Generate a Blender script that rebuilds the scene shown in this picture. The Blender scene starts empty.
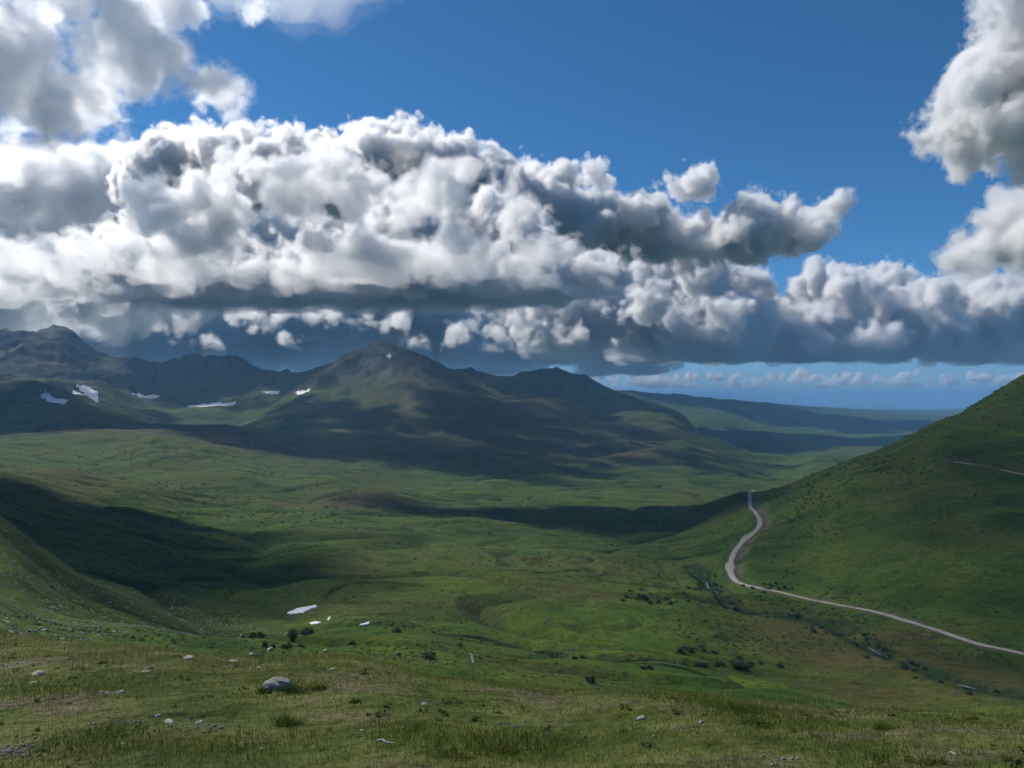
import bpy, bmesh, math, time
import numpy as np
from mathutils import Vector

T0 = time.time()
C = bpy.context.scene
COL = C.collection
F, CX, CY = 770.0, 512.0, 384.0
PITCH = math.atan(16.0 / F)          # the true horizon sits at image row 400
EYE = 1.7                            # the camera stands 1.7 m above z = 0
R = math.radians
SUN_EL, SUN_AZ = R(41), R(-48)       # sun ahead and to the left
rng = np.random.default_rng(7)


# ------------------------------------------------------------------ helpers
def ray(px, py):
    """slopes (x/y, z/y) of the sight line through a place in the view"""
    a = (px - CX) / F
    b = (CY - py) / F
    c, s = math.cos(PITCH), math.sin(PITCH)
    y = c - b * s
    z = s + b * c
    return a / y, z / y


def sm(x, a, b):
    t = np.clip((x - a) / (b - a), 0, 1)
    return t * t * (3 - 2 * t)


def _hash(ix, iy, seed):
    h = (ix.astype(np.uint32) * np.uint32(374761393)) ^ (iy.astype(np.uint32) * np.uint32(668265263)) ^ np.uint32((seed * 2246822519) & 0xffffffff)
    h = (h ^ (h >> np.uint32(13))) * np.uint32(1274126177)
    h = h ^ (h >> np.uint32(16))
    return h


_GA = np.linspace(0, 2 * math.pi, 257)[:256]
_GX, _GY = np.cos(_GA), np.sin(_GA)


def perlin(x, y, seed=0):
    fx, fy = np.floor(x), np.floor(y)
    ix, iy = fx.astype(np.int64), fy.astype(np.int64)
    x = x - fx
    y = y - fy
    u = x * x * x * (x * (x * 6 - 15) + 10)
    v = y * y * y * (y * (y * 6 - 15) + 10)

    def g(dx, dy):
        a = _hash(ix + dx, iy + dy, seed) >> np.uint32(24)
        return _GX[a] * (x - dx) + _GY[a] * (y - dy)
    n0 = g(0, 0) * (1 - u) + g(1, 0) * u
    n1 = g(0, 1) * (1 - u) + g(1, 1) * u
    return (n0 * (1 - v) + n1 * v) * 1.5


def pn(mask, x, y, wlx, wly, seed):
    """noise only where the mask is above zero"""
    out = np.zeros(x.shape)
    i = mask > 0
    if i.any():
        out[i] = perlin(x[i] / wlx, y[i] / wly, seed) * mask[i]
    return out


# ------------------------------------------------------------------ the shape of the land
# (column, row, metres ahead): sight lines along which the land was surveyed
PTS = []
EDGE = [(-300, 625, 20), (-120, 630, 19), (0, 636, 18), (150, 645, 17), (250, 662, 15.5), (350, 662, 16), (430, 676, 14.5), (520, 686, 13.5),
        (620, 689, 13), (700, 692, 13), (780, 700, 12.5), (860, 706, 12), (940, 714, 11.5), (1024, 720, 11), (1200, 730, 10.5), (1400, 735, 10)]
RAW = []                             # (x/y, ln y, z/y)


def raw(u, d, t):
    RAW.append((u, math.log(d), t))


for px, py, d in EDGE:
    u, t = ray(px, py)
    raw(u, 2.2, -2.0 / 2.2)
    raw(u, 3.6, -2.27 / 3.6)
    raw(u, 5.6, -2.68 / 5.6)
    raw(u, d, t)
    dm = (5.6 + d) / 2
    raw(u, dm, (-2.68 + (t * d + 2.68) * .45) / dm)
    raw(u, d * 1.7, t - .075)
    raw(u, d * 3.2, t - .085)
SEE = '''
-300,626,75 -120,630,80 0,632,90 100,640,100 200,652,112 300,659,130 400,671,140 500,682,150 600,686,160 700,688,170 800,697,180 900,706,185 1024,712,190 1200,720,190
-300,560,130 -300,480,240 -300,520,400 -300,440,800 -300,420,1600 -300,360,3000 -300,320,4200
-120,590,110 -120,545,165 -120,495,250 -120,530,340 -120,485,550 -120,455,800 -120,450,1200 -120,420,1900 -120,380,2700 -120,345,3500 -120,330,4200
0,600,120 0,562,180 0,522,260 0,548,350 0,512,480 0,490,620 0,470,800 0,470,1000 0,450,1300 0,432,1700 0,415,2100 0,379,2600 0,384,3000 0,355,3700 0,333,4300
36,380,2600 40,402,2850 50,331,4350 66,333,4300
60,620,130 60,590,190 60,560,260 60,578,340 60,540,470 60,508,630 60,475,850 60,472,1050
80,455,1300 80,432,1700 80,408,2200 80,398,2600 80,390,3000 80,372,3600 80,350,4200
20,332,4330 73,340,4300 82,349,4280 105,359,4250 130,363,4250
130,628,130 130,606,200 130,590,262 130,582,380 130,545,500 130,512,660 130,488,850 130,486,1000
160,455,1250 160,432,1650 160,424,2050 160,430,2500 160,406,3200 160,386,3700 160,366,4300
200,642,135 200,622,220 200,600,330 200,572,440 200,543,560 200,522,690 200,504,830
222,358,4300 190,362,4300
240,472,1100 240,452,1450 240,435,1900 240,427,2250 240,432,2600 240,406,3300 240,386,3800 240,366,4250
260,645,150 260,616,260 260,590,370 260,566,470 260,546,560 260,526,700 260,500,900
300,640,190 300,612,260 300,585,370 300,560,460 300,540,570 300,516,780 300,496,1000
280,376,4200 310,372,3900
320,476,1150 320,458,1550 320,441,2000 320,422,2500 320,402,2900 320,368,3500
350,352,3500 345,378,3200
385,500,950 385,476,1350 385,456,1750 385,436,2150 385,416,2550 385,388,2950 385,347,3450 362,350,3470 405,349,3480 425,356,3520
410,351,3500 445,367,3600 480,374,3800
400,640,190 400,618,250 400,590,340 400,562,445 400,540,570 400,520,770
500,655,198 500,622,275 500,600,330 500,576,410 500,551,540 500,530,720 500,510,980 500,490,1300 500,470,1700 500,450,2100 500,430,2500 500,402,3100 505,376,3900
530,373,4000 560,370,4100 590,378,4100
600,654,205 600,622,285 600,592,375 600,562,495 600,541,640 600,521,850 600,505,1100 600,489,1400 600,470,1800 600,450,2250 600,426,2800 600,402,3400 604,384,4000
640,402,3800
680,662,215 680,632,277 680,602,357 680,572,457 680,546,600 680,522,800 680,506,1050 680,490,1350 680,470,1800 680,450,2300 680,430,2800 680,414,3300
720,440,2800
740,680,210 740,642,285 740,612,355 740,587,416 740,561,478 740,531,600 740,507,745 740,494,850 740,508,1100 740,486,1500 740,470,2000 740,455,2500
800,690,200 800,652,278 800,622,343 800,597,403 800,570,460 800,540,525 800,510,595 800,484,690 800,502,1000 800,480,1700 800,468,2200 800,452,3300
765,467,2350 785,480,2150
860,697,202 860,662,263 860,632,323 860,606,380 860,588,408 860,550,472 860,510,540 860,477,605 860,459,670 860,480,1000 860,466,2200 860,449,3500
940,706,200 940,672,248 940,651,290 940,629,335 940,600,372 940,550,443 940,500,522 940,467,578 940,442,640 940,422,725 940,445,1100 940,440,3500
1024,702,208 1024,671,255 1024,646,310 1024,611,352 1024,560,415 1024,510,490 1024,465,570 1024,430,660 1024,400,740 1024,376,825 1024,410,1250 1024,430,3500
1150,700,215 1150,665,285 1150,620,335 1150,520,430 1150,430,560 1150,360,750 1150,322,880 1150,370,1400 1150,430,3500
1350,700,215 1350,640,290 1350,560,360 1350,430,480 1350,330,650 1350,260,850 1350,300,1400 1350,420,3500
'''
for tok in SEE.split():
    px, py, d = map(float, tok.split(','))
    u, t = ray(px, py)
    raw(u, d, t)
CREST = [(-300, 320, 4200), (-120, 330, 4200), (0, 333, 4300), (66, 333, 4300), (130, 363, 4250), (190, 362, 4300), (222, 358, 4300), (280, 376, 4200), (350, 352, 3500),
         (385, 347, 3450), (445, 367, 3600), (505, 376, 3900), (560, 370, 4100), (604, 384, 4000), (640, 402, 3800), (680, 414, 3300), (720, 440, 2800)]
for px, py, d in CREST:
    u, t = ray(px, py)
    raw(u, d * 1.12, t - .012)
    raw(u, d * 1.35, min(t - .035, -.02))
FAR = '''
560,410,5800 620,418,5000 620,394,6700 660,397,7000 700,425,5000 700,410,6200 700,399,7500 760,442,4200 760,424,6000 760,404,8500 800,432,5500 800,418,7200 800,408,9500
850,440,4800 850,436,5400 850,428,7500 850,410,11500 900,440,4500 900,433,5600 900,424,8500 900,411,14000 960,424,9000 960,409.5,16000 1024,424,9000 1024,410,16000 1300,424,9000 1300,408,16000
'''
for tok in FAR.split():
    px, py, d = map(float, tok.split(','))
    u, t = ray(px, py)
    raw(u, d, t)
for px in (-300, -100, 100, 300, 480):
    u, t = ray(px, 410)
    raw(u, 9000, -.02)
    raw(u, 16000, -.018)
for px in (-300, -100, 100, 300, 500, 650, 800, 950, 1100, 1300):
    u, t = ray(px, 410)
    raw(u, 22000, -.0165)
    raw(u, 32000, -.0115)
    raw(u, 52000, -.0075)
RAW = np.array(RAW)
KU = 3.2
_q = RAW[:, :2] * np.array([KU, 1.0])


def _ker(d2):
    return np.sqrt(d2 + .004)


_d2 = ((_q[:, None, :] - _q[None, :, :]) ** 2).sum(-1)
_A = np.zeros((len(_q) + 3, len(_q) + 3))
_A[:-3, :-3] = _ker(_d2) - np.eye(len(_q)) * 1e-3
_A[:-3, -3] = 1
_A[:-3, -2:] = _q
_A[-3:, :-3] = _A[:-3, -3:].T
_W = np.linalg.solve(_A, np.concatenate([RAW[:, 2], np.zeros(3)]))


def base_slope(u, s):
    out = np.empty(u.shape)
    q = np.stack([u * KU, s], -1).reshape(-1, 2)
    o = out.reshape(-1)
    for i in range(0, len(q), 40000):
        c = q[i:i + 40000]
        d2 = (c[:, None, 0] - _q[None, :, 0]) ** 2 + (c[:, None, 1] - _q[None, :, 1]) ** 2
        o[i:i + 40000] = _ker(d2) @ _W[:-3] + _W[-3] + c @ _W[-2:]
    return out


AZL = R(50)


def crease(x, y, r):
    """little gullies and stepped banks cut in the valley floor"""
    m = sm(r, 140, 200) * (1 - sm(r, 1500, 2600)) * (1 - .85 * sm(x / np.maximum(y, 1), .3, .42))
    a = pn(m, x, y, 150, 95, 81)
    b = pn(m, x, y, 60, 44, 82)
    return m * (np.clip(1 - np.abs(a) * 9, 0, 1) + .45 * np.clip(1 - np.abs(b) * 7, 0, 1) * sm(np.abs(a), .0, .3))



def land(x, y, detail=True):
    """height of the land (before road and stream beds)"""
    x = np.asarray(x, float)
    y = np.asarray(y, float)
    r = np.hypot(x, y) + 1e-6
    az = np.arctan2(x, y)
    azc = np.clip(az, -AZL, AZL)
    d = np.maximum(r * np.cos(azc), 1e-3)
    dc = np.clip(d, 2.2, 52000)
    z = base_slope(np.tan(azc), np.log(dc)) * dc
    z = np.where(d < 2.2, -1.7 + (z + 1.7) * (d / 2.2), z)
    bk = sm(np.abs(az), R(75), R(150))
    z = z * (1 - bk) + (-1.7 + np.minimum(r * .06, 60)) * bk
    z = z + EYE
    if detail:
        mnt = sm(z, -70, 60) * sm(r, 1700, 2700) * (1 - sm(r, 7000, 12000))
        hill = np.zeros_like(z)
        one = np.ones_like(z)
        # rolling ground: long swells down to hummocks
        wx = x + 40 * perlin(x / 300, y / 300, 90)
        wy = y + 40 * perlin(x / 300, y / 300, 91)
        for wl, amp, sd, near in ((420, 8.5, 1, 250), (170, 6.0, 2, 140), (75, 3.4, 3, 100), (33, 1.3, 4, 70), (14, .5, 5, 60), (6, .12, 6, 6), (2.2, .085, 7, 2), (.8, .022, 8, 1)):
            m = (1 - sm(r, wl * 45, wl * 110)) * sm(r, near * .6, near * 1.6)
            hill += pn(m, wx, wy, wl, wl, sd) * amp
        z -= crease(wx, wy, r) * 3.8
        z += hill * (1 - .5 * mnt) * (1 + 1.2 * sm(r, 1000, 2500))
        # crags and gullies of the mountains
        k_ = mnt > 0
        if k_.any():
            X, Y = x[k_], y[k_]
            rg = np.zeros(X.shape)
            amp, wl, prev = 34.0, 600.0, 1.0
            wxx = X + 150 * perlin(X / 1100, Y / 1100, 70)
            wyy = Y + 150 * perlin(X / 1100, Y / 1100, 71)
            for k in range(6):
                n = np.clip(1 - np.abs(perlin(wxx / wl, wyy / wl, 40 + k)) * 2, -1, 1)
                rg += (n - .45) * amp * prev
                prev = np.clip(.35 + .65 * n, .2, 1)
                amp *= .56
                wl *= .5
            z[k_] += rg * mnt[k_] * (.8 + .75 * sm(-X, 800, 1500))
        # the far country: soft hills
        fr = sm(r, 4500, 9000) * (1 - sm(r, 16000, 24000))
        z += pn(fr, x, y, 2600, 2600, 60) * 26 + pn(fr, x, y, 900, 900, 61) * 9
        # hillside folds on the right
        rt = sm(x / np.maximum(y, 1), .2, .45) * sm(r, 330, 480) * (1 - sm(r, 1200, 2000))
        z += pn(rt, x + y * .37, y, 110, 240, 33) * 4.0 + pn(rt, x, y, 45, 90, 34) * 1.2
    return z


def hit(px, py, fn=None, dmin=4, dmax=45000):
    """where the sight line meets the land"""
    fn = fn or land
    u, t = ray(px, py)
    d = np.exp(np.linspace(math.log(dmin), math.log(dmax), 700))
    below = fn(u * d, d) > t * d + EYE
    i = int(np.argmax(below)) if below.any() else len(d) - 1
    if i == 0:
        dd = d[0]
    else:
        a = np.linspace(d[i - 1], d[i], 24)
        b2 = fn(u * a, a) > t * a + EYE
        dd = a[int(np.argmax(b2))] if b2.any() else d[i]
    return np.array([u * dd, dd])


def catmull(P, n):
    P = np.asarray(P, float)
    Q = np.vstack([2 * P[0] - P[1], P, 2 * P[-1] - P[-2]])
    out = []
    for i in range(1, len(Q) - 2):
        for k in range(n):
            t = k / n
            a, b, c, d = Q[i - 1], Q[i], Q[i + 1], Q[i + 2]
            out.append(.5 * ((2 * b) + (c - a) * t + (2 * a - 5 * b + 4 * c - d) * t * t + (3 * b - a - 3 * c + d) * t ** 3))
    out.append(P[-1])
    return np.array(out)


def resample(P, step):
    s = np.concatenate([[0], np.cumsum(np.hypot(*np.diff(P[:, :2], axis=0).T))])
    n = max(3, int(s[-1] / step))
    q = np.linspace(0, s[-1], n)
    return np.stack([np.interp(q, s, P[:, k]) for k in range(P.shape[1])], -1)


def smooth(a, k):
    if k < 2:
        return a
    p = np.concatenate([np.full(k, a[0]), a, np.full(k, a[-1])])
    w = np.hanning(2 * k + 1)
    w /= w.sum()
    return np.convolve(p, w, 'same')[k:-k]


# ------------------------------------------------------------------ road, streams, trails
def px_line(P, fn, step, n=8):
    pts = catmull([hit(px, py, fn) for px, py in P], n)
    return resample(pts, step)


soft = lambda x, y: land(x, y, False)
ROAD_PX = [(1090, 666), (1024, 645), (985, 635), (940, 624), (900, 613), (860, 603), (820, 593), (778, 582), (754, 576), (738, 570), (731, 562), (730, 554),
           (736, 545), (744, 534), (757, 524), (760, 516), (755, 506), (750, 494), (753, 489)]
UPPER_PX = [(940, 455), (957, 456), (975, 459), (1000, 463), (1030, 466), (1075, 470)]
RIVER_PX = [(690, 556), (704, 566), (712, 577), (722, 588), (732, 598), (752, 601), (790, 606), (832, 614), (856, 628), (880, 640), (925, 656), (960, 667), (1060, 690)]
BROOK_PX = [(440, 626), (480, 630), (530, 638), (560, 644), (600, 646), (650, 652), (690, 657), (712, 655)]
BROOK2_PX = [(545, 638), (580, 645), (620, 653), (660, 661), (690, 668)]
DITCH_PX = [(700, 556), (690, 580), (700, 600), (700, 622), (712, 640), (714, 655)]
TRAIL_PX = [(462, 651), (468, 656), (471, 664), (473, 672)]
PATHS = {}
for nm, P, st in (('road', ROAD_PX, 3), ('upper', UPPER_PX, 3), ('river', RIVER_PX, 3), ('brook', BROOK_PX, 3), ('brook2', BROOK2_PX, 3), ('ditch', DITCH_PX, 3)):
    L = px_line(P, soft, st)
    if nm == 'road':                 # it runs on down behind the spur
        e = L[-1] - L[-8]
        L = np.vstack([L, L[-1] + e / np.hypot(*e) * np.arange(3, 10, 3)[:, None]])
    k = 6 if nm in ('road', 'upper') else 2
    L = np.stack([smooth(L[:, 0], k), smooth(L[:, 1], k)], -1)
    z = smooth(land(L[:, 0], L[:, 1]), 12 if nm in ('road', 'upper') else 4)
    PATHS[nm] = np.column_stack([L, z])


def near_path(x, y, P, reach):
    """distance to a path, height of its nearest point, and the points close enough"""
    idx = np.where((x > P[:, 0].min() - reach) & (x < P[:, 0].max() + reach) & (y > P[:, 1].min() - reach) & (y < P[:, 1].max() + reach))[0]
    best = np.full(len(idx), 1e9)
    zz = np.zeros(len(idx))
    X, Y = x[idx], y[idx]
    for i in range(len(P) - 1):
        a, b = P[i], P[i + 1]
        near = np.where((np.abs(X - a[0]) < reach + 6) & (np.abs(Y - a[1]) < reach + 6))[0]
        if not len(near):
            continue
        ex, ey = b[0] - a[0], b[1] - a[1]
        t = np.clip(((X[near] - a[0]) * ex + (Y[near] - a[1]) * ey) / (ex * ex + ey * ey + 1e-9), 0, 1)
        d = np.hypot(X[near] - a[0] - t * ex, Y[near] - a[1] - t * ey)
        k = d < best[near]
        best[near[k]] = d[k]
        zz[near[k]] = (a[2] + t * (b[2] - a[2]))[k]
    k = best < reach
    return idx[k], best[k], zz[k]


def ground(x, y, want=False):
    """height of the finished ground, with road benches and stream beds; also the masks of both"""
    shp = np.shape(x)
    x = np.asarray(x, float).reshape(-1)
    y = np.asarray(y, float).reshape(-1)
    z = land(x, y)
    bank = np.zeros_like(z)
    wet = np.zeros_like(z)
    for nm, w, out in (('road', 3.6, 12), ('upper', 3.6, 11)):
        i, d, zz = near_path(x, y, PATHS[nm], out)
        k = 1 - sm(d, w, out)
        cut = np.clip((z[i] - zz) / 3.0, 0, 1)
        z[i] = z[i] * (1 - k) + zz * k
        bank[i] = np.maximum(bank[i], cut * sm(d, 2.0, 3.2) * (1 - sm(d, 6, 11)) + .7 * (1 - sm(d, 2.8, 4.2)))
    for nm, w, out, dep in (('river', 1.6, 6, 1.3), ('brook', 1.0, 4.6, 2.1), ('brook2', .9, 4.2, 2.0)):
        i, d, zz = near_path(x, y, PATHS[nm], out * 2.5)
        k = 1 - sm(d, w, out)
        z[i] -= dep * k
        wet[i] = np.maximum(wet[i], 1.25 - 1.25 * sm(d, out * .5, out * 1.7))
    if want:
        return z, bank, wet
    return z.reshape(shp)


# ------------------------------------------------------------------ building blocks
def link(o, parent=None):
    COL.objects.link(o)
    if parent is not None:
        o.parent = parent
    return o


def mesh_np(name, V, Fc, mat, parent=None, smoothed=True):
    """one mesh object from arrays; Fc is (n, 3) or (n, 4)"""
    V = np.ascontiguousarray(V, np.float32)
    Fc = np.ascontiguousarray(Fc, np.int32)
    me = bpy.data.meshes.new(name)
    me.vertices.add(len(V))
    me.vertices.foreach_set('co', V.ravel())
    n, k = Fc.shape
    me.loops.add(n * k)
    me.loops.foreach_set('vertex_index', Fc.ravel())
    me.polygons.add(n)
    me.polygons.foreach_set('loop_start', np.arange(0, n * k, k, dtype=np.int32))
    if smoothed:
        me.polygons.foreach_set('use_smooth', np.ones(n, bool))
    me.update(calc_edges=True)
    if mat is not None:
        me.materials.append(mat)
    o = bpy.data.objects.new(name, me)
    return link(o, parent)


def attr(o, name, a):
    at = o.data.attributes.new(name, 'FLOAT', 'POINT')
    at.data.foreach_set('value', np.ascontiguousarray(a, np.float32))


def tag(o, label=None, cat=None, group=None, kind=None):
    if label:
        o['label'] = label
    if cat:
        o['category'] = cat
    if group:
        o['group'] = group
    if kind:
        o['kind'] = kind
    return o


class Mat:
    """a small node-tree writer"""
    def __init__(self, name):
        self.m = bpy.data.materials.new(name)
        self.m.use_nodes = True
        self.t = self.m.node_tree
        self.t.nodes.clear()
        self.out = self.t.nodes.new('ShaderNodeOutputMaterial')
        self.co = None

    def new(self, kind, **kw):
        n = self.t.nodes.new(kind)
        for k, v in kw.items():
            setattr(n, k, v)
        return n

    def set(self, sock, v):
        if isinstance(v, bpy.types.NodeSocket):
            self.t.links.new(v, sock)
        elif isinstance(v, (tuple, list)):
            sock.default_value = tuple(v) + ((1,) if len(v) == 3 and sock.type == 'RGBA' else ())
        else:
            sock.default_value = v

    def pos(self):
        if self.co is None:
            self.co = self.new('ShaderNodeTexCoord').outputs['Object']
        return self.co

    def noise(self, scale, detail=4, rough=.55, dist=0.0, stretch=None, off=None):
        v = self.pos()
        if stretch or off:
            mp = self.new('ShaderNodeMapping')
            self.set(mp.inputs['Vector'], v)
            if stretch:
                mp.inputs['Scale'].default_value = stretch
            if off:
                mp.inputs['Location'].default_value = off
            v = mp.outputs[0]
        n = self.new('ShaderNodeTexNoise')
        self.set(n.inputs['Vector'], v)
        n.inputs['Scale'].default_value = scale
        n.inputs['Detail'].default_value = detail
        n.inputs['Roughness'].default_value = rough
        n.inputs['Distortion'].default_value = dist
        return n.outputs[0]

    def math(self, op, a, b=None, c=None, clamp=False):
        n = self.new('ShaderNodeMath', operation=op, use_clamp=clamp)
        for i, v in enumerate((a, b, c)):
            if v is not None:
                self.set(n.inputs[i], v)
        return n.outputs[0]

    def ramp(self, v, a, b, lo=0.0, hi=1.0):
        n = self.new('ShaderNodeMapRange', clamp=True)
        n.interpolation_type = 'SMOOTHSTEP'
        self.set(n.inputs[0], v)
        for i, q in enumerate((a, b, lo, hi)):
            n.inputs[i + 1].default_value = q
        return n.outputs[0]

    def mix(self, f, a, b, mode='MIX'):
        n = self.new('ShaderNodeMix', data_type='RGBA', blend_type=mode)
        self.set(n.inputs[0], f)
        self.set(n.inputs[6], a)
        self.set(n.inputs[7], b)
        return n.outputs[2]

    def attr(self, name):
        return self.new('ShaderNodeAttribute', attribute_name=name).outputs['Fac']

    def bump(self, h, strength, dist, normal=None):
        n = self.new('ShaderNodeBump')
        n.inputs['Strength'].default_value = strength
        n.inputs['Distance'].default_value = dist
        self.set(n.inputs['Height'], h)
        if normal is not None:
            self.set(n.inputs['Normal'], normal)
        return n.outputs[0]

    def bsdf(self, color, rough=.9, normal=None, spec=.2, **kw):
        p = self.new('ShaderNodeBsdfPrincipled')
        self.set(p.inputs['Base Color'], color)
        self.set(p.inputs['Roughness'], rough)
        p.inputs['Specular IOR Level'].default_value = spec
        if normal is not None:
            self.set(p.inputs['Normal'], normal)
        for k, v in kw.items():
            self.set(p.inputs[k], v)
        self.t.links.new(p.outputs[0], self.out.inputs['Surface'])
        return self.m


# ------------------------------------------------------------------ ground material
def ground_material():
    M = Mat('meadow_ground')
    rock, heath, lush, bank, wet, near, scree = (M.attr(a) for a in ('rock', 'heath', 'lush', 'bank', 'wet', 'near', 'scree'))
    big = M.noise(.004, 4, .6)
    med = M.noise(.022, 5, .62)
    fine = M.noise(.11, 5, .65)
    tiny = M.noise(.7, 4, .7)
    crumb = M.noise(9.0, 4, .7)
    streak = M.noise(.03, 4, .6, stretch=(.35, 1.6, 1.0))
    green = M.mix(M.ramp(med, .38, .62), (.022, .052, .006), (.056, .094, .008))
    green = M.mix(M.ramp(streak, .5, .68), green, (.072, .092, .013))
    green = M.mix(M.math('MULTIPLY', lush, M.ramp(fine, .3, .7, .4, 1)), green, (.058, .092, .008))
    brown = M.mix(M.ramp(fine, .35, .65), (.044, .036, .013), (.082, .062, .022))
    hv = M.math('ADD', heath, M.ramp(M.math('ADD', M.math('MULTIPLY', big, .6), M.math('MULTIPLY', med, .4)), .47, .60, -.12, .55), clamp=True)
    hv = M.math('MULTIPLY', hv, M.ramp(fine, .25, .7, .75, 1.0), clamp=True)
    col = M.mix(hv, green, brown)
    # low dark willow scrub, in clumps
    scrub = M.math('MULTIPLY', M.ramp(fine, .55, .66), M.ramp(med, .42, .6, .15, 1))
    scrub = M.math('MAXIMUM', M.math('MULTIPLY', scrub, M.ramp(near, 0, 1, .8, 0)), M.math('MULTIPLY', wet, M.ramp(fine, .36, .52)))
    col = M.mix(M.math('MULTIPLY', scrub, .85), col, (.016, .032, .012))
    # bare rock and scree on the mountains
    rk = M.mix(M.ramp(M.noise(.03, 6, .7), .35, .65), (.036, .036, .033), (.105, .095, .082))
    rf = M.math('MULTIPLY', rock, M.ramp(M.math('ADD', M.math('MULTIPLY', med, .5), M.math('MULTIPLY', fine, .5)), .38, .56), clamp=True)
    col = M.mix(rf, col, rk)
    st = M.new('ShaderNodeTexVoronoi')
    M.set(st.inputs['Vector'], M.pos())
    st.inputs['Scale'].default_value = .75
    stone = M.math('MULTIPLY', M.ramp(scree, .1, .5), M.math('LESS_THAN', M.math('ADD', st.outputs['Distance'], M.math('MULTIPLY', fine, .9)), .68))
    col = M.mix(stone, col, M.mix(M.ramp(tiny, .3, .7), (.10, .10, .10), (.30, .29, .27)))
    # road bank: raw soil
    col = M.mix(M.math('MULTIPLY', bank, M.ramp(fine, .2, .6, .5, 1), clamp=True), col, M.mix(M.ramp(tiny, .3, .7), (.06, .05, .035), (.13, .11, .08)))
    # close by: trodden earth and thatch between the blades
    soil = M.mix(M.ramp(crumb, .35, .65), (.055, .050, .026), (.125, .11, .066))
    thatch = M.mix(M.ramp(tiny, .35, .65), (.046, .068, .013), (.100, .108, .030))
    col = M.mix(near, col, M.mix(M.ramp(M.math('ADD', M.math('MULTIPLY', tiny, .55), M.math('MULTIPLY', M.noise(.35, 3), .45)), .50, .63), thatch, soil))
    # small variation everywhere
    grain = M.math('ADD', M.math('MULTIPLY', tiny, .5), M.math('MULTIPLY', M.noise(.28, 4, .7), .5))
    col = M.mix(M.ramp(near, 0, 1, .8, .35), col, M.mix(M.ramp(grain, .36, .64), (.45, .5, .45), (1.45, 1.4, 1.4)), 'MULTIPLY')
    h = M.math('ADD', M.math('MULTIPLY', fine, 1.0), M.math('MULTIPLY', tiny, .22))
    nb = M.bump(h, .8, 2.2)
    nb = M.bump(crumb, .5, .02, nb)
    return M.bsdf(col, .95, nb, .08)


# ------------------------------------------------------------------ the ground, one sheet to the horizon
def build_ground():
    fine = np.linspace(R(-38), R(38), 1260)
    side = np.concatenate([np.linspace(R(38), R(60), 46)[1:], np.linspace(R(60), R(180), 50)[1:]])
    az = np.concatenate([-side[::-1][1:], fine, side])       # the circle closes at +-180
    def seg(a, b, n):
        return np.exp(np.linspace(math.log(a), math.log(b), n, endpoint=False))
    rr = np.concatenate([seg(.35, 4, 24), seg(4, 23, 190), seg(23, 62, 50), seg(62, 1000, 560), seg(1000, 5200, 340), seg(5200, 52000, 130), [52000]])
    A, Rr = np.meshgrid(az, rr)
    X, Y = Rr * np.sin(A), Rr * np.cos(A)
    n, m = A.shape
    x, y = np.append(X.ravel(), 0), np.append(Y.ravel(), 0)
    z, bank, wet = ground(x, y, True)
    i = (np.arange(n - 1)[:, None] * m + np.arange(m)[None, :]).ravel()
    j = (np.arange(n - 1)[:, None] * m + (np.arange(m)[None, :] + 1) % m).ravel()
    Q = np.stack([i, j, j + m, i + m], -1)
    # close the middle with slivers that repeat a corner-free fan
    c = n * m
    a = np.arange(m)
    fan = np.stack([np.full(m // 2, c), a[0:m // 2 * 2:2], (a[0:m // 2 * 2:2] + 1) % m, (a[0:m // 2 * 2:2] + 2) % m], -1)
    o = mesh_np('ground', np.stack([x, y, z], -1), np.concatenate([Q, fan]), ground_material())
    tag(o, 'green tundra valley and mountain land reaching to the horizon', None, None, 'structure')
    # what grows or lies where
    Z = z[:-1].reshape(n, m)
    gx = np.gradient(Z, axis=0) / np.maximum(np.gradient(Rr, axis=0), 1e-6)
    gy = np.gradient(Z, axis=1) / np.maximum(np.gradient(A, axis=1) * Rr, 1e-6)
    sl = np.append(np.hypot(gx, gy).ravel(), 0)
    r = np.hypot(x, y)
    wet = np.maximum(wet, .55 * sm(crease(x + 40 * perlin(x / 300, y / 300, 90), y + 40 * perlin(x / 300, y / 300, 91), r), .25, .8))
    rock = sm(z, -40, 190) * sm(r, 2000, 2900) * (1 - sm(r, 6000, 9000))
    rock = np.clip(rock * (.35 + 1.3 * sm(sl, .3, .8)) + .7 * sm(sl, .65, 1.1) * sm(r, 900, 2000) * (1 - sm(r, 5000, 7000)), 0, 1)
    heath = np.zeros_like(z)
    lush = np.zeros_like(z)
    scree = np.zeros_like(z)
    for arr, px, py, rx, ry, k in PATCHES(heath, lush, scree):
        c0 = hit(px, py, soft)
        cy_ = hit(px, py - ry, soft)
        w = rx * c0[1] / F
        v = np.clip(np.hypot(*(cy_ - c0)), w * .3, max(w * 2.0, .2 * np.hypot(*c0)))
        fw = c0 / np.hypot(*c0)
        dx, dy = x - c0[0], y - c0[1]
        al = dx * fw[0] + dy * fw[1]
        ac = dx * fw[1] - dy * fw[0]
        np.maximum(arr, k * np.exp(-(al / v) ** 2 - (ac / w) ** 2), out=arr)
    for nm, a in (('rock', rock), ('heath', heath), ('lush', lush), ('bank', bank), ('wet', wet), ('near', 1 - sm(r, 20, 34)), ('scree', scree)):
        attr(o, nm, a)
    return o


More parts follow.
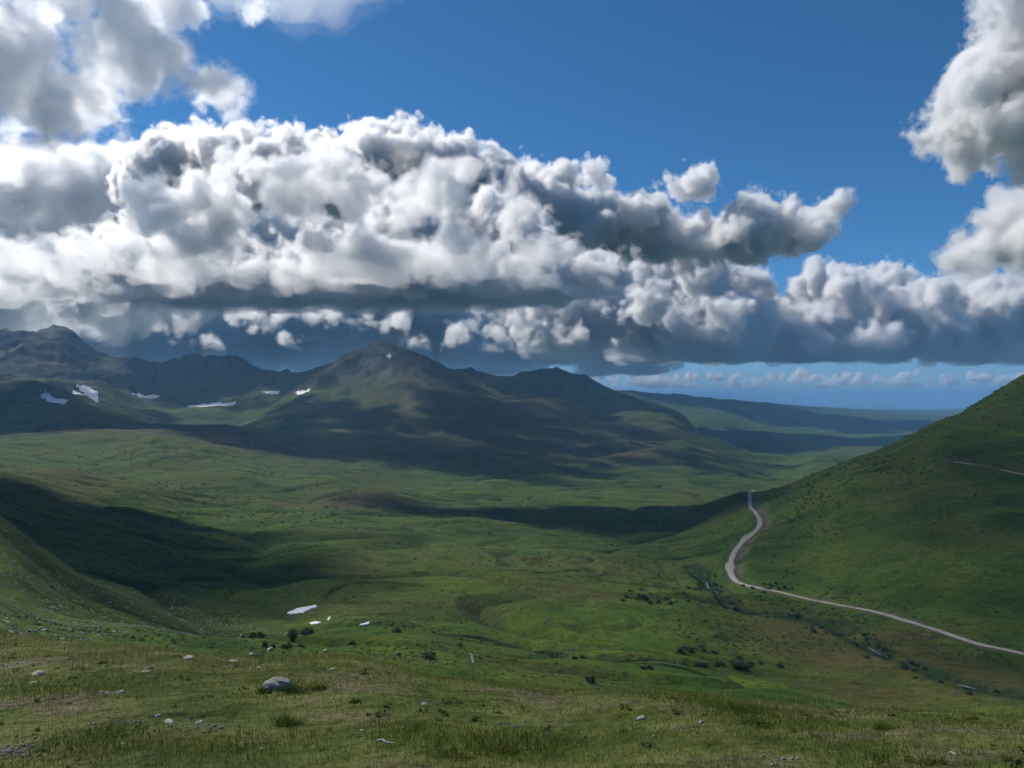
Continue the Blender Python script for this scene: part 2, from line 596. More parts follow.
def PATCHES(h, l, s):
    return [(h, 800, 622, 80, 20, 1), (h, 930, 652, 90, 20, 1), (h, 880, 672, 110, 16, .9), (h, 990, 668, 80, 16, 1), (h, 850, 640, 130, 24, 1), (h, 960, 660, 90, 18, .9), (h, 760, 605, 70, 16, .8), (h, 540, 668, 90, 10, .95), (h, 400, 664, 60, 6, .7), (h, 360, 600, 90, 8, .7),
            (h, 470, 605, 60, 6, .8), (h, 590, 595, 70, 8, .8), (h, 620, 560, 60, 8, .6), (h, 480, 440, 140, 18, .8), (h, 640, 450, 100, 14, .7), (h, 120, 425, 60, 12, .9), (h, 230, 440, 90, 10, .9),
            (h, 300, 575, 70, 8, .5), (h, 350, 500, 80, 10, .5), (h, 430, 400, 90, 30, .9), (h, 540, 412, 80, 22, .9), (h, 380, 365, 50, 14, .8), (h, 60, 352, 60, 20, .9), (h, 150, 380, 80, 14, .8), (h, 235, 380, 60, 14, .8), (h, 640, 425, 60, 14, .7), (h, 470, 380, 50, 16, .6),  # mountain face patches also put shade into the heath tone
            (l, 330, 640, 50, 14, 1), (l, 500, 575, 170, 26, 1), (l, 430, 545, 130, 18, .9), (l, 560, 625, 90, 12, .8), (l, 690, 630, 60, 20, .9), (l, 850, 690, 140, 10, .8), (l, 250, 470, 100, 10, .6), (l, 60, 450, 70, 10, .7),
            (l, 900, 560, 120, 40, .5), (l, 310, 405, 30, 18, .9), (l, 680, 520, 80, 14, .6), (l, 230, 585, 50, 10, .8), (l, 480, 490, 120, 12, .7),
            (s, 60, 585, 70, 16, 1), (s, 100, 602, 60, 12, 1), (s, 150, 608, 60, 10, 1), (s, 200, 620, 50, 8, 1), (s, 40, 605, 60, 10, 1), (s, 170, 605, 80, 9, 1), (s, 30, 625, 60, 8, .9), (s, 10, 545, 30, 14, .9), (s, 230, 625, 40, 6, .6)]


GROUND = build_ground()
print('ground', time.time() - T0)


def ribbon(name, P, w, lift, mat, ragged=0.0, crown=0.0, seed=0):
    """a strip of even width laid along a path"""
    P = np.asarray(P)
    t = np.gradient(P[:, :2], axis=0)
    t /= np.hypot(t[:, 0], t[:, 1])[:, None] + 1e-9
    nrm = np.stack([-t[:, 1], t[:, 0]], -1)
    cols = np.linspace(-1, 1, 7)
    V = []
    s = np.arange(len(P)) * 1.0
    for c in cols:
        ww = np.broadcast_to(w, len(P)) * .5 * c
        j = (ragged + 1e-6) * perlin(s * .35, s * 0 + c * 3.1 + seed, 17) * abs(c)
        q = P[:, :2] + nrm * (ww + j)[:, None]
        zz = P[:, 2] + lift + crown * (1 - c * c)
        V.append(np.column_stack([q, zz]))
    V = np.stack(V, 1)
    n, m = V.shape[:2]
    i = (np.arange(n - 1)[:, None] * m + np.arange(m - 1)[None, :]).ravel()
    return mesh_np(name, V.reshape(-1, 3), np.stack([i, i + m, i + m + 1, i + 1], -1), mat)


def gravel_material():
    M = Mat('road_gravel')
    a = M.noise(.25, 4, .6)
    b = M.noise(3.0, 5, .7)
    c = M.mix(M.ramp(a, .35, .65), (.27, .245, .205), (.38, .35, .295))
    c = M.mix(M.ramp(b, .3, .7, 0, .5), c, (.14, .13, .115))
    return M.bsdf(c, .9, M.bump(b, .5, .05), .15)


ROADM = gravel_material()
_rp = PATHS['road']
_rw = np.full(len(_rp), 3.5)
for px_, py_, k_ in ((730, 556, 2.6), (746, 532, 3.0), (754, 576, 1.2), (900, 613, .6)):
    h_ = hit(px_, py_, soft)
    _rw += k_ * np.exp(-(np.hypot(_rp[:, 0] - h_[0], _rp[:, 1] - h_[1]) / 9) ** 2)
tag(ribbon('road', _rp, _rw, .22, ROADM, .7, .12), 'pale gravel road bending down the valley below the right hill', None, None, 'structure')
_u = PATHS['upper']
_px = CX + F * _u[:, 0] / _u[:, 1]
for lo_, hi_, lab in ((952, 972, 'short visible stretch of road high on the right hillside'), (997, 1080, 'road bench high on the right hillside at the edge of view')):
    tag(ribbon('road', _u[(_px > lo_) & (_px < hi_)], 5.5, .45, ROADM, .5, .12), lab, None, None, 'structure')


# ------------------------------------------------------------------ clouds: real volumes of droplets
def cloud_material(dens, g):
    M = Mat('cloud_droplets')
    p = M.new('ShaderNodeVolumePrincipled')
    p.inputs['Color'].default_value = (1, 1, 1, 1)
    p.inputs['Density'].default_value = dens
    p.inputs['Anisotropy'].default_value = g
    M.t.links.new(p.outputs[0], M.out.inputs['Volume'])
    return M.m


def in_poly(P, x, y):
    P = np.asarray(P, float)
    c = np.zeros(x.shape, bool)
    dist = np.full(x.shape, 1e9)
    j = len(P) - 1
    for i in range(len(P)):
        (x1, y1), (x2, y2) = P[i], P[j]
        k = ((y1 > y) != (y2 > y)) & (x < (x2 - x1) * (y - y1) / (y2 - y1 + 1e-12) + x1)
        c ^= k
        t = np.clip(((x - x1) * (x2 - x1) + (y - y1) * (y2 - y1)) / ((x2 - x1) ** 2 + (y2 - y1) ** 2 + 1e-9), 0, 1)
        dist = np.minimum(dist, np.hypot(x - x1 - t * (x2 - x1), y - y1 - t * (y2 - y1)))
        j = i
    return c, dist


def fill(poly, D, thick, n, rmin, rmax, seed, tilt=0.0):
    """billow centres and sizes (in metres) that fill an outline seen at the distance D"""
    g = np.random.default_rng(seed)
    P = np.asarray(poly, float)
    out = []
    lo, hi = P.min(0), P.max(0)
    x = g.uniform(lo[0], hi[0], n * 6)
    y = g.uniform(lo[1], hi[1], n * 6)
    k, d = in_poly(P, x, y)
    x, y, d = x[k][:n], y[k][:n], d[k][:n]
    for a, b, e in zip(x, y, d):
        rp = min(rmax * g.uniform(.6, 1), max(e * .92, rmin))
        dd = D + g.normal(0, thick) + tilt * (330 - b)
        u, t = ray(a, b)
        out.append((u * dd, dd, t * dd + EYE, rp * dd / F))
    return out


def cloud(name, puffs, vox, base, dens, wl, amp, label, cat=None, kind=None, group=None, g=.4, soft=90.0, edge=1.0, seed=0, flat=120.0, thin=.2, fillup=.25):
    A = np.array(puffs)
    cls = np.quantile(A[:, 3], [.15, .4, .65, .9])
    me = bpy.data.meshes.new(name)
    me.vertices.add(len(A))
    me.vertices.foreach_set('co', np.ascontiguousarray(A[:, :3], np.float32).ravel())
    at = me.attributes.new('size', 'INT', 'POINT')
    at.data.foreach_set('value', np.abs(A[:, 3:4] - cls[None, :]).argmin(1).astype(np.int32))
    ob = link(bpy.data.objects.new(name, me))
    tag(ob, label, cat, group, kind)
    ng = bpy.data.node_groups.new('cloud_density', 'GeometryNodeTree')
    ng.interface.new_socket('Geometry', in_out='INPUT', socket_type='NodeSocketGeometry')
    ng.interface.new_socket('Geometry', in_out='OUTPUT', socket_type='NodeSocketGeometry')
    N, L = ng.nodes, ng.links.new
    gi, go = N.new('NodeGroupInput'), N.new('NodeGroupOutput')
    pos = N.new('GeometryNodeInputPosition').outputs[0]

    def m(op, a, b=None, c=None, clamp=False):
        n = N.new('ShaderNodeMath')
        n.operation = op
        n.use_clamp = clamp
        for i, v in enumerate((a, b, c)):
            if v is None:
                continue
            if isinstance(v, (int, float)):
                n.inputs[i].default_value = v
            else:
                L(v, n.inputs[i])
        return n.outputs[0]
    na = N.new('GeometryNodeInputNamedAttribute')
    na.data_type = 'INT'
    na.inputs[0].default_value = 'size'
    sdf = None
    for k in range(4):
        cmpn = N.new('FunctionNodeCompare')
        cmpn.data_type = 'INT'
        cmpn.operation = 'EQUAL'
        L(na.outputs['Attribute'], cmpn.inputs[2])
        cmpn.inputs[3].default_value = k
        sp = N.new('GeometryNodeSeparateGeometry')
        L(gi.outputs[0], sp.inputs[0])
        L(cmpn.outputs[0], sp.inputs[1])
        pr = N.new('GeometryNodeProximity')
        pr.target_element = 'POINTS'
        L(sp.outputs[0], pr.inputs[0])
        dist = [q for q in pr.outputs if q.name == 'Distance'][0]
        s = m('SUBTRACT', float(cls[k]), dist)
        sdf = s if sdf is None else m('SMOOTH_MAX', sdf, s, float(cls[1]) * .5)
    off = N.new('ShaderNodeVectorMath')
    off.operation = 'ADD'
    L(pos, off.inputs[0])
    off.inputs[1].default_value = (seed * 1371.0, seed * 777.0, seed * 311.0)
    def nz(w, det, rough):
        n = N.new('ShaderNodeTexNoise')
        n.inputs['Scale'].default_value = 1 / w
        n.inputs['Detail'].default_value = det
        n.inputs['Roughness'].default_value = rough
        L(off.outputs[0], n.inputs['Vector'])
        return n.outputs[0]
    n1 = m('MULTIPLY', m('SUBTRACT', nz(wl, 8, .73), .5), 8 * amp)
    vo = N.new('ShaderNodeTexVoronoi')
    vo.inputs['Scale'].default_value = 1 / (wl * .2)
    L(off.outputs[0], vo.inputs['Vector'])
    n2 = m('MULTIPLY', m('SUBTRACT', .45, vo.outputs['Distance']), amp * .35)
    v = m('ADD', m('ADD', sdf, n1), n2)
    v = m('ADD', v, float(amp) * fillup)
    sep = N.new('ShaderNodeSeparateXYZ')
    L(pos, sep.inputs[0])
    hb = m('DIVIDE', m('SUBTRACT', m('ADD', sep.outputs[2], m('MULTIPLY', n1, .22)), float(base)), float(flat), clamp=True)
    core = m('DIVIDE', v, float(soft), clamp=True)
    den = m('MULTIPLY', m('POWER', core, float(edge)), hb)
    lo = (A[:, :3] - A[:, 3:4] * 1.25 - amp * 1.3).min(0)
    hi = (A[:, :3] + A[:, 3:4] * 1.25 + amp * 1.3).max(0)
    lo[2] = max(lo[2], base - amp * .9)
    vc = N.new('GeometryNodeVolumeCube')
    L(den, vc.inputs['Density'])
    vc.inputs['Min'].default_value = lo
    vc.inputs['Max'].default_value = hi
    for i, k in enumerate('XYZ'):
        vc.inputs['Resolution ' + k].default_value = max(8, int((hi[i] - lo[i]) / vox))
    # a thin misty skin and, inside it, the dense body
    jn = N.new('GeometryNodeJoinGeometry')
    for thr, mat in ((.05, cloud_material(dens * thin, g)), (.62, cloud_material(dens, g))):
        vm = N.new('GeometryNodeVolumeToMesh')
        L(vc.outputs[0], vm.inputs['Volume'])
        vm.inputs['Threshold'].default_value = thr
        smn = N.new('GeometryNodeSetMaterial')
        smn.inputs['Material'].default_value = mat
        L(vm.outputs[0], smn.inputs[0])
        L(smn.outputs[0], jn.inputs[0])
    L(jn.outputs[0], go.inputs[0])
    md = ob.modifiers.new('density', 'NODES')
    md.node_group = ng
    dg = bpy.context.evaluated_depsgraph_get()
    baked = bpy.data.meshes.new_from_object(ob.evaluated_get(dg), depsgraph=dg)
    ob.modifiers.remove(md)
    bpy.data.node_groups.remove(ng)
    ob.data = baked
    bpy.data.meshes.remove(me)
    baked.name = name
    if len(baked.materials) and baked.materials[0] is None:
        ix = np.zeros(len(baked.polygons), np.int32)
        baked.polygons.foreach_get('material_index', ix)
        mats = list(baked.materials)[1:]
        baked.materials.clear()
        for q in mats:
            baked.materials.append(q)
        baked.polygons.foreach_set('material_index', np.maximum(ix - 1, 0))
    print(len(baked.polygons), [q.name for q in baked.materials], time.time() - T0)
    print(name, len(A), [int((hi[i] - lo[i]) / vox) for i in range(3)], 'z', lo[2], hi[2])
    return ob


def puff(px, py, rx, ry, D, n, seed):
    g = np.random.default_rng(seed)
    out = []
    for i in range(n):
        a, b = g.normal(0, .42), g.normal(0, .42)
        dd = D * (1 + g.normal(0, .012))
        u, t = ray(px + a * rx, py + b * ry)
        out.append((u * dd, dd, t * dd + EYE, ry * g.uniform(.45, .95) * dd / F))
    return out


# clouds put in for the shade they cast, most of them out of view
def overhead(gx, gy, rx, ry, z, n, seed, thick=150):
    """billows whose shade falls round the given spot of ground"""
    g = np.random.default_rng(seed)
    k = (z + 90) / math.tan(SUN_EL)
    cx_, cy_ = gx + k * math.sin(SUN_AZ), gy + k * math.cos(SUN_AZ)
    out = []
    for i in range(n):
        a, r = g.uniform(0, 2 * math.pi), math.sqrt(g.uniform(0, 1))
        q = 1 - r * .6
        out.append((cx_ + math.cos(a) * r * rx, cy_ + math.sin(a) * r * ry, z + g.normal(0, thick * .4) * q, thick * g.uniform(.6, 1.1) * q))
    return out


NEAR_MASS = [(-160, -170), (180, -170), (285, -60), (270, 8), (238, 2), (205, 20), (186, 36), (214, 46), (232, 72), (238, 96), (246, 122), (226, 128), (200, 112), (176, 98),
             (150, 108), (124, 136), (118, 170), (105, 215), (80, 250), (0, 290), (-160, 310)]
LEFT_LOW = [(-190, 140), (60, 175), (130, 165), (180, 190), (225, 235), (240, 275), (215, 318), (150, 327), (110, 334), (60, 336), (-190, 330)]
BANK = [(120, 172), (150, 142), (190, 138), (250, 133), (300, 142), (345, 140), (380, 134), (425, 129), (455, 146), (480, 165), (540, 170), (585, 186), (602, 202), (640, 200), (690, 222),
        (722, 218), (760, 202), (800, 206), (842, 209), (848, 224), (800, 246), (740, 254), (700, 260), (650, 268), (615, 290), (540, 310), (450, 318), (380, 312), (300, 305), (200, 300), (120, 260)]
FAR_BANK = [(90, 250), (250, 245), (400, 250), (520, 245), (560, 245), (620, 265), (650, 262), (700, 262), (745, 262), (770, 284), (800, 282), (830, 270), (870, 268), (905, 279), (950, 284),
            (1000, 282), (1130, 250), (1130, 360), (900, 364), (700, 366), (600, 370), (450, 376), (90, 376)]
TOP_RIGHT = [(975, -60), (984, 12), (994, 38), (978, 62), (956, 68), (944, 88), (932, 112), (920, 130), (926, 146), (945, 158), (966, 166), (990, 158), (1012, 166), (1040, 174), (1150, 180), (1160, -60)]
MID_RIGHT = [(1024, 190), (1000, 196), (986, 206), (976, 216), (980, 232), (952, 246), (940, 262), (962, 270), (1024, 266), (1120, 262), (1130, 200)]

FAR_LEFT = [(70, 250), (250, 245), (400, 250), (520, 245), (560, 245), (620, 265), (660, 268), (690, 372), (600, 376), (450, 380), (70, 384)]
FAR_RIGHT = [(610, 275), (650, 262), (700, 262), (745, 262), (770, 284), (800, 282), (830, 270), (870, 268), (905, 279), (950, 284), (1000, 282), (1130, 250), (1130, 366), (610, 370)]

BANK_TOP = [(120, 172), (150, 142), (190, 138), (250, 133), (300, 142), (345, 140), (380, 134), (425, 129), (455, 146), (480, 165), (540, 170), (585, 186), (602, 202), (640, 200), (690, 222),
            (722, 218), (760, 202), (800, 206), (842, 209), (848, 224), (800, 246), (740, 254), (700, 260), (650, 264), (600, 256), (520, 240), (450, 232), (400, 215), (340, 208), (280, 202), (200, 212), (130, 222)]
BANK_LOW = [(70, 262), (130, 234), (190, 226), (250, 236), (300, 238), (350, 226), (400, 204), (440, 190), (500, 205), (540, 225), (560, 248), (600, 262), (640, 276), (600, 300), (520, 312), (400, 320), (200, 320), (70, 300)]
NEAR_MASS = [(-160, -60), (60, -70), (110, -60), (165, -30), (205, 2), (200, 8), (205, 20), (186, 36), (214, 46), (232, 72), (238, 96), (246, 122), (226, 128), (200, 112), (176, 98),
             (150, 108), (124, 136), (100, 150), (60, 165), (0, 175), (-160, 190)]
LEFT_LOW = [(-70, 150), (60, 140), (110, 150), (150, 170), (190, 200), (225, 240), (240, 275), (215, 318), (150, 327), (110, 336), (60, 340), (-70, 336)]
FAR_LEFT = [(-190, 200), (100, 185), (300, 185), (450, 195), (560, 225), (620, 262), (660, 268), (690, 372), (600, 376), (450, 380), (-190, 384)]
CAP = [(-60, 268), (60, 262), (150, 258), (300, 262), (450, 258), (560, 268), (610, 290), (600, 306), (500, 318), (300, 322), (-60, 318)]
cloud('cloud', fill(NEAR_MASS, 3200, 110, 260, 9, 26, 1) + puff(258, 6, 16, 7, 3200, 6, 42), 9, 500, .011, 260, 85, 'towering grey and white cloud mass filling the upper left sky', 'cloud', g=.55, soft=42, seed=1, fillup=-.02)
cloud('cloud', fill(LEFT_LOW, 6300, 130, 210, 12, 30, 2), 17, 445, .008, 420, 105, 'soft pale cloud low over the leftmost dark ridge', 'cloud', g=.55, soft=60, seed=2, flat=30)
cloud('cloud', fill(BANK_TOP, 5600, 260, 420, 8, 30, 3) + puff(692, 184, 26, 8, 5600, 8, 31) + puff(606, 182, 8, 4, 5600, 4, 32), 12, 520, .034, 360, 110,
      'long bright cumulus bank stretching right above the middle mountain', 'cloud', g=.55, soft=40, seed=3)
cloud('cloud', fill(BANK_LOW, 4500, 240, 300, 9, 30, 13), 10, 555, .034, 320, 95,
      'lower ragged cloud bank with bright tops hanging before the mountain sky', 'cloud', g=.55, soft=36, seed=13, flat=90)
BANK_NEAR = [(120, 196), (180, 168), (260, 152), (340, 160), (420, 166), (470, 188), (440, 214), (380, 206), (300, 212), (220, 226), (140, 222)]
cloud('cloud', fill(BANK_NEAR, 3150, 130, 150, 8, 20, 19) + overhead(430, 2000, 290, 300, 700, 60, 206, 80), 8.5, 540, .022, 240, 72,  # overhead billows added here to shade the mountain's right foot
      'broken bright cloud nearest to the viewer in front of the long bank', 'cloud', g=.5, soft=34, seed=19, flat=90, fillup=-.05)
cloud('cloud', fill(CAP, 3950, 200, 170, 9, 26, 17) + fill([(x_ * .9 + 40, y_ - 22) for x_, y_ in CAP], 3350, 160, 110, 9, 20, 18), 10, 515, .032, 300, 90,
      'shaded grey cloud base resting just above the mountain tops', 'cloud', g=.5, soft=50, seed=17, flat=170, fillup=.18)
cloud('cloud', fill(FAR_LEFT, 13500, 700, 420, 12, 36, 4), 32, 440, .0055, 900, 210, 'far blue grey cloud bank with a flat dark base behind the mountains', 'cloud', g=.45, soft=80, seed=4, flat=30)
cloud('cloud', fill(FAR_RIGHT, 8600, 600, 380, 8, 30, 14) + fill([(470, 300), (560, 290), (640, 285), (720, 300), (760, 320), (740, 345), (640, 350), (500, 345)], 7900, 300, 90, 9, 20, 15), 17, 430, .028, 540, 145, 'far row of cumulus heads standing along the horizon on the right', 'cloud', g=.5, soft=55, seed=14, flat=120)
cloud('cloud', fill(TOP_RIGHT, 2700, 150, 190, 8, 34, 5), 7, 500, .045, 210, 60, 'white billowing cloud cut by the upper right edge of the sky', 'cloud', g=.5, soft=28, seed=5)
cloud('cloud', fill(MID_RIGHT, 3300, 130, 130, 10, 26, 6) + puff(958, 260, 22, 9, 3300, 14, 41), 8, 480, .04, 220, 46, 'small pale cloud with a sloping left side above the right hill', 'cloud', g=.5, soft=38, seed=6)
S_ = []
for i, (px, py, rx, ry) in enumerate(((250, 315, 30, 10), (305, 310, 26, 7), (330, 316, 16, 6), (366, 322, 17, 7), (470, 330, 24, 7), (403, 318, 8, 4), (150, 320, 50, 9), (90, 326, 40, 7), (512, 326, 16, 12),
                                      (556, 340, 26, 9), (430, 343, 26, 3), (200, 342, 30, 3), (290, 338, 14, 3), (500, 350, 30, 3), (60, 312, 34, 8))):
    S_ += puff(px, py, rx * 1.25, ry * 1.1, 7200, 24, 50 + i)
cloud('clouds', S_, 13, 450, .014, 230, 85, 'torn white cloud scraps under the dark bank', None, 'stuff', g=.5, soft=50, seed=7, fillup=-.02)
S_ = []
for i, (px, py, rx, ry, D) in enumerate(((650, 358, 30, 6, 7600), (600, 348, 40, 10, 7600), (728, 320, 30, 10, 7600), (835, 314, 46, 11, 7600), (890, 305, 30, 10, 7600), (960, 330, 46, 20, 7400), (1010, 318, 46, 22, 7400),
                                         (560, 332, 22, 14, 7600), (690, 330, 20, 8, 7600), (850, 345, 6, 3, 7600))):
    S_ += puff(px, py, rx, ry, D, 22, 70 + i)
cloud('clouds', S_, 14, 440, .026, 260, 60, 'bright broken cumulus tops standing before the far bank', None, 'stuff', g=.5, soft=75, seed=8)
S_ = []
for i in range(70):
    S_ += puff(rng.uniform(560, 1130), rng.choice((378, 381, 385)), rng.uniform(20, 60), rng.uniform(3.5, 6), 37000, 6, 100 + i)
cloud('clouds', S_, 75, 520, .008, 1300, 60, 'thin bright cloud streaks above the horizon', None, 'stuff', g=.45, soft=80, seed=9)


cloud('cloud', overhead(-285, 500, 170, 260, 1050, 55, 201, 95) + overhead(-175, 410, 75, 70, 1050, 22, 205, 60), 9, 900, .05, 220, 45, 'small unseen cloud overhead added to shade the dark left slope', 'cloud', g=.5, soft=60, seed=21)  # out of view, added to darken the left slope
cloud('cloud', overhead(450, 660, 420, 560, 1150, 240, 202, 120), 14, 900, .0024, 240, 40, 'unseen thin cloud overhead shading the right hillside', 'cloud', g=.5, soft=60, seed=22, fillup=.8)  # out of view, spread thin to dim the hillside evenly
cloud('cloud', overhead(-104, 180, 46, 52, 1000, 30, 204, 40), 7, 900, .02, 160, 35, 'little unseen thin cloud overhead added to dim the stony left bank', 'cloud', g=.5, soft=45, seed=24)  # out of view, put in only to dim the bank
cloud('cloud', overhead(80, 920, 270, 120, 1380, 70, 203, 75), 10, 1150, .05, 220, 35, 'unseen long cloud overhead shading the valley before the mountain', 'cloud', g=.5, soft=60, seed=23)  # kept above the view; throws the shade band on the valley


# ------------------------------------------------------------------ the air over the land
def haze():
    me = bpy.data.meshes.new('haze')
    lo, hi = (-56000, -56000, -1500), (56000, 56000, HAZE_TOP)
    V = [(x, y, z) for z in (lo[2], hi[2]) for x, y in ((lo[0], lo[1]), (hi[0], lo[1]), (hi[0], hi[1]), (lo[0], hi[1]))]
    me.from_pydata(V, [], [(3, 2, 1, 0), (4, 5, 6, 7), (0, 1, 5, 4), (1, 2, 6, 5), (2, 3, 7, 6), (3, 0, 4, 7)])
    o = link(bpy.data.objects.new('haze', me))
    tag(o, 'thin blue air over the valley and far hills', None, None, 'stuff')
    M = Mat('air')
    p = M.new('ShaderNodeVolumePrincipled')
    p.inputs['Color'].default_value = (.27, .57, 1, 1)
    p.inputs['Density'].default_value = 6.5e-5
    p.inputs['Anisotropy'].default_value = .1
    M.t.links.new(p.outputs[0], M.out.inputs['Volume'])
    me.materials.append(M.m)


HAZE_TOP = 425
haze()


# ------------------------------------------------------------------ materials for what lies and grows on the land
def rock_material(name, dark, pale):
    M = Mat(name)
    a = M.noise(3.0, 6, .65)
    b = M.noise(14.0, 4, .6)
    c = M.mix(M.ramp(a, .36, .64), dark, pale)
    c = M.mix(M.ramp(b, .55, .72, 0, .6), c, tuple(v * .5 for v in dark))
    return M.bsdf(c, .9, M.bump(M.math('ADD', a, M.math('MULTIPLY', b, .4)), .6, .05), .2)


def leaf_material(name, c1, c2, trans=.35, scale=3.0):
    M = Mat(name)
    n = M.noise(scale, 3, .6)
    try:
        tone = M.attr('tone')
    except Exception:
        tone = 0.0
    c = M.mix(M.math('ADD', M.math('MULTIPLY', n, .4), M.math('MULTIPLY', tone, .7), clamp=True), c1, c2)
    d = M.new('ShaderNodeBsdfDiffuse')
    t = M.new('ShaderNodeBsdfTranslucent')
    M.set(d.inputs[0], c)
    M.set(t.inputs[0], M.mix(.5, c, (c2[0] * 1.1, c2[1] * 1.3, c2[2] * .8)))
    x = M.new('ShaderNodeMixShader')
    x.inputs[0].default_value = trans
    M.t.links.new(d.outputs[0], x.inputs[1])
    M.t.links.new(t.outputs[0], x.inputs[2])
    M.t.links.new(x.outputs[0], M.out.inputs['Surface'])
    return M.m


PALE_ROCK = rock_material('pale_rock', (.22, .21, .19), (.42, .40, .36))
GREY_ROCK = rock_material('grey_rock', (.14, .14, .135), (.34, .34, .32))
BOULDERM = rock_material('boulder_stone', (.19, .185, .17), (.36, .355, .33))
GRAVELM = rock_material('gravel_stone', (.09, .085, .075), (.24, .23, .21))
DARK_ROCK = rock_material('dark_rock', (.045, .043, .04), (.11, .105, .095))
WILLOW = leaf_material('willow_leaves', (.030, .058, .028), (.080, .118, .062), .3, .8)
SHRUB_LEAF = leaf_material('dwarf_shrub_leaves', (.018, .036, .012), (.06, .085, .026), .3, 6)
BARK = Mat('bark').bsdf((.06, .045, .03), .95, None, .1)


def rock_mesh(seed, flat=.5, rough=.25, sub=3, blunt=0.0):
    bm = bmesh.new()
    bmesh.ops.create_icosphere(bm, subdivisions=sub, radius=1)
    g = np.random.default_rng(seed)
    N = g.normal(size=(9, 3))
    N /= np.linalg.norm(N, axis=1)[:, None]
    cut = g.uniform(.55, .9, 9) * (1 - blunt) + blunt
    V = np.array([v.co for v in bm.verts])
    for n, c in zip(N, cut):                        # broken faces
        h = V @ n
        V -= np.where(h > c, (h - c) * .85, 0)[:, None] * n
    o = g.uniform(0, 50)
    V *= (1 + rough * .35 * (perlin(V[:, 0] * 2.2 + o, V[:, 1] * 2.2 + V[:, 2] * 1.7, seed) + .4 * perlin(V[:, 0] * 6 + o, V[:, 2] * 6 + V[:, 1] * 5, seed + 1)))[:, None]
    V[:, 2] *= flat
    F_ = np.array([[v.index for v in f.verts] for f in bm.faces])
    bm.free()
    return V, F_


def leaf_ball(n, rx, rz, size, seed, up=.35, hole=.25):
    """small leaf faces spread through an uneven dome"""
    g = np.random.default_rng(seed)
    k = max(4, n // 40)
    cen = g.normal(size=(k, 3))
    cen /= np.linalg.norm(cen, axis=1)[:, None]
    cen[:, 2] = np.abs(cen[:, 2]) * .9
    cen *= g.uniform(.25, .85, (k, 1))
    w = g.integers(0, k, n)
    p = cen[w] + g.normal(size=(n, 3)) * g.uniform(.12, .24, (k, 1))[w]
    p[:, 2] = np.abs(p[:, 2])
    p *= np.array([rx, rx, rz])
    a = g.normal(size=(n, 3))
    a[:, 2] += up
    a /= np.linalg.norm(a, axis=1)[:, None]
    b = np.cross(a, g.normal(size=(n, 3)))
    b /= np.linalg.norm(b, axis=1)[:, None] + 1e-9
    s = size * g.uniform(.6, 1.3, (n, 1))
    V = np.stack([p - b * s * .5, p + a * s * .5, p + b * s * .5, p - a * s * .35 + b * s * .1], 1).reshape(-1, 3)
    V[:, 2] = np.maximum(V[:, 2], 0)
    Fc = np.arange(n * 4).reshape(-1, 4)
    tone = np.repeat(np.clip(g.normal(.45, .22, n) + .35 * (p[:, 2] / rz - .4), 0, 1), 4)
    return V, Fc, tone


def stems(n, r, h, seed, rad=.012):
    g = np.random.default_rng(seed)
    V, Fc = [], []
    for i in range(n):
        a = g.uniform(0, 2 * math.pi)
        q = g.uniform(.2, .75)
        tip = np.array([math.cos(a) * r * q, math.sin(a) * r * q, h * g.uniform(.5, .85)])
        b = len(V)
        for k, (t, w) in enumerate(((0, 1), (.5, .7), (1, .3))):
            c = tip * np.array([t ** .7, t ** .7, t])
            for j in range(4):
                V.append(c + np.array([math.cos(j * math.pi / 2), math.sin(j * math.pi / 2), 0]) * rad * w)
        for k in range(2):
            for j in range(4):
                Fc.append((b + k * 4 + j, b + k * 4 + (j + 1) % 4, b + k * 4 + 4 + (j + 1) % 4, b + k * 4 + 4 + j))
    return np.array(V), np.array(Fc)


def empty(name, loc, rz=0, sc=1.0):
    o = bpy.data.objects.new(name, None)
    o.location = loc
    o.rotation_euler = (0, 0, rz)
    o.scale = (sc,) * 3 if np.isscalar(sc) else sc
    return link(o)


def copy_tree(o, parent=None):
    c = o.copy()
    link(c, parent)
    if parent is not None:
        c.matrix_parent_inverse = o.matrix_parent_inverse.copy()
    for ch in list(o.children):
        copy_tree(ch, c)
    return c


def gz(x, y):
    return float(ground(np.array([x]), np.array([y]))[0])


def spot(px, py):
    p = hit(px, py, ground)
    return p[0], p[1], gz(p[0], p[1]), p[1] / F


# ------------------------------------------------------------------ snow left in the hollows
SNOWM = Mat('old_snow')
_n = SNOWM.noise(.5, 5, .6)
SNOWM = SNOWM.bsdf(SNOWM.mix(SNOWM.ramp(_n, .35, .7), (.55, .56, .56), (.82, .83, .84)), .6, SNOWM.bump(_n, .3, .3), .3)


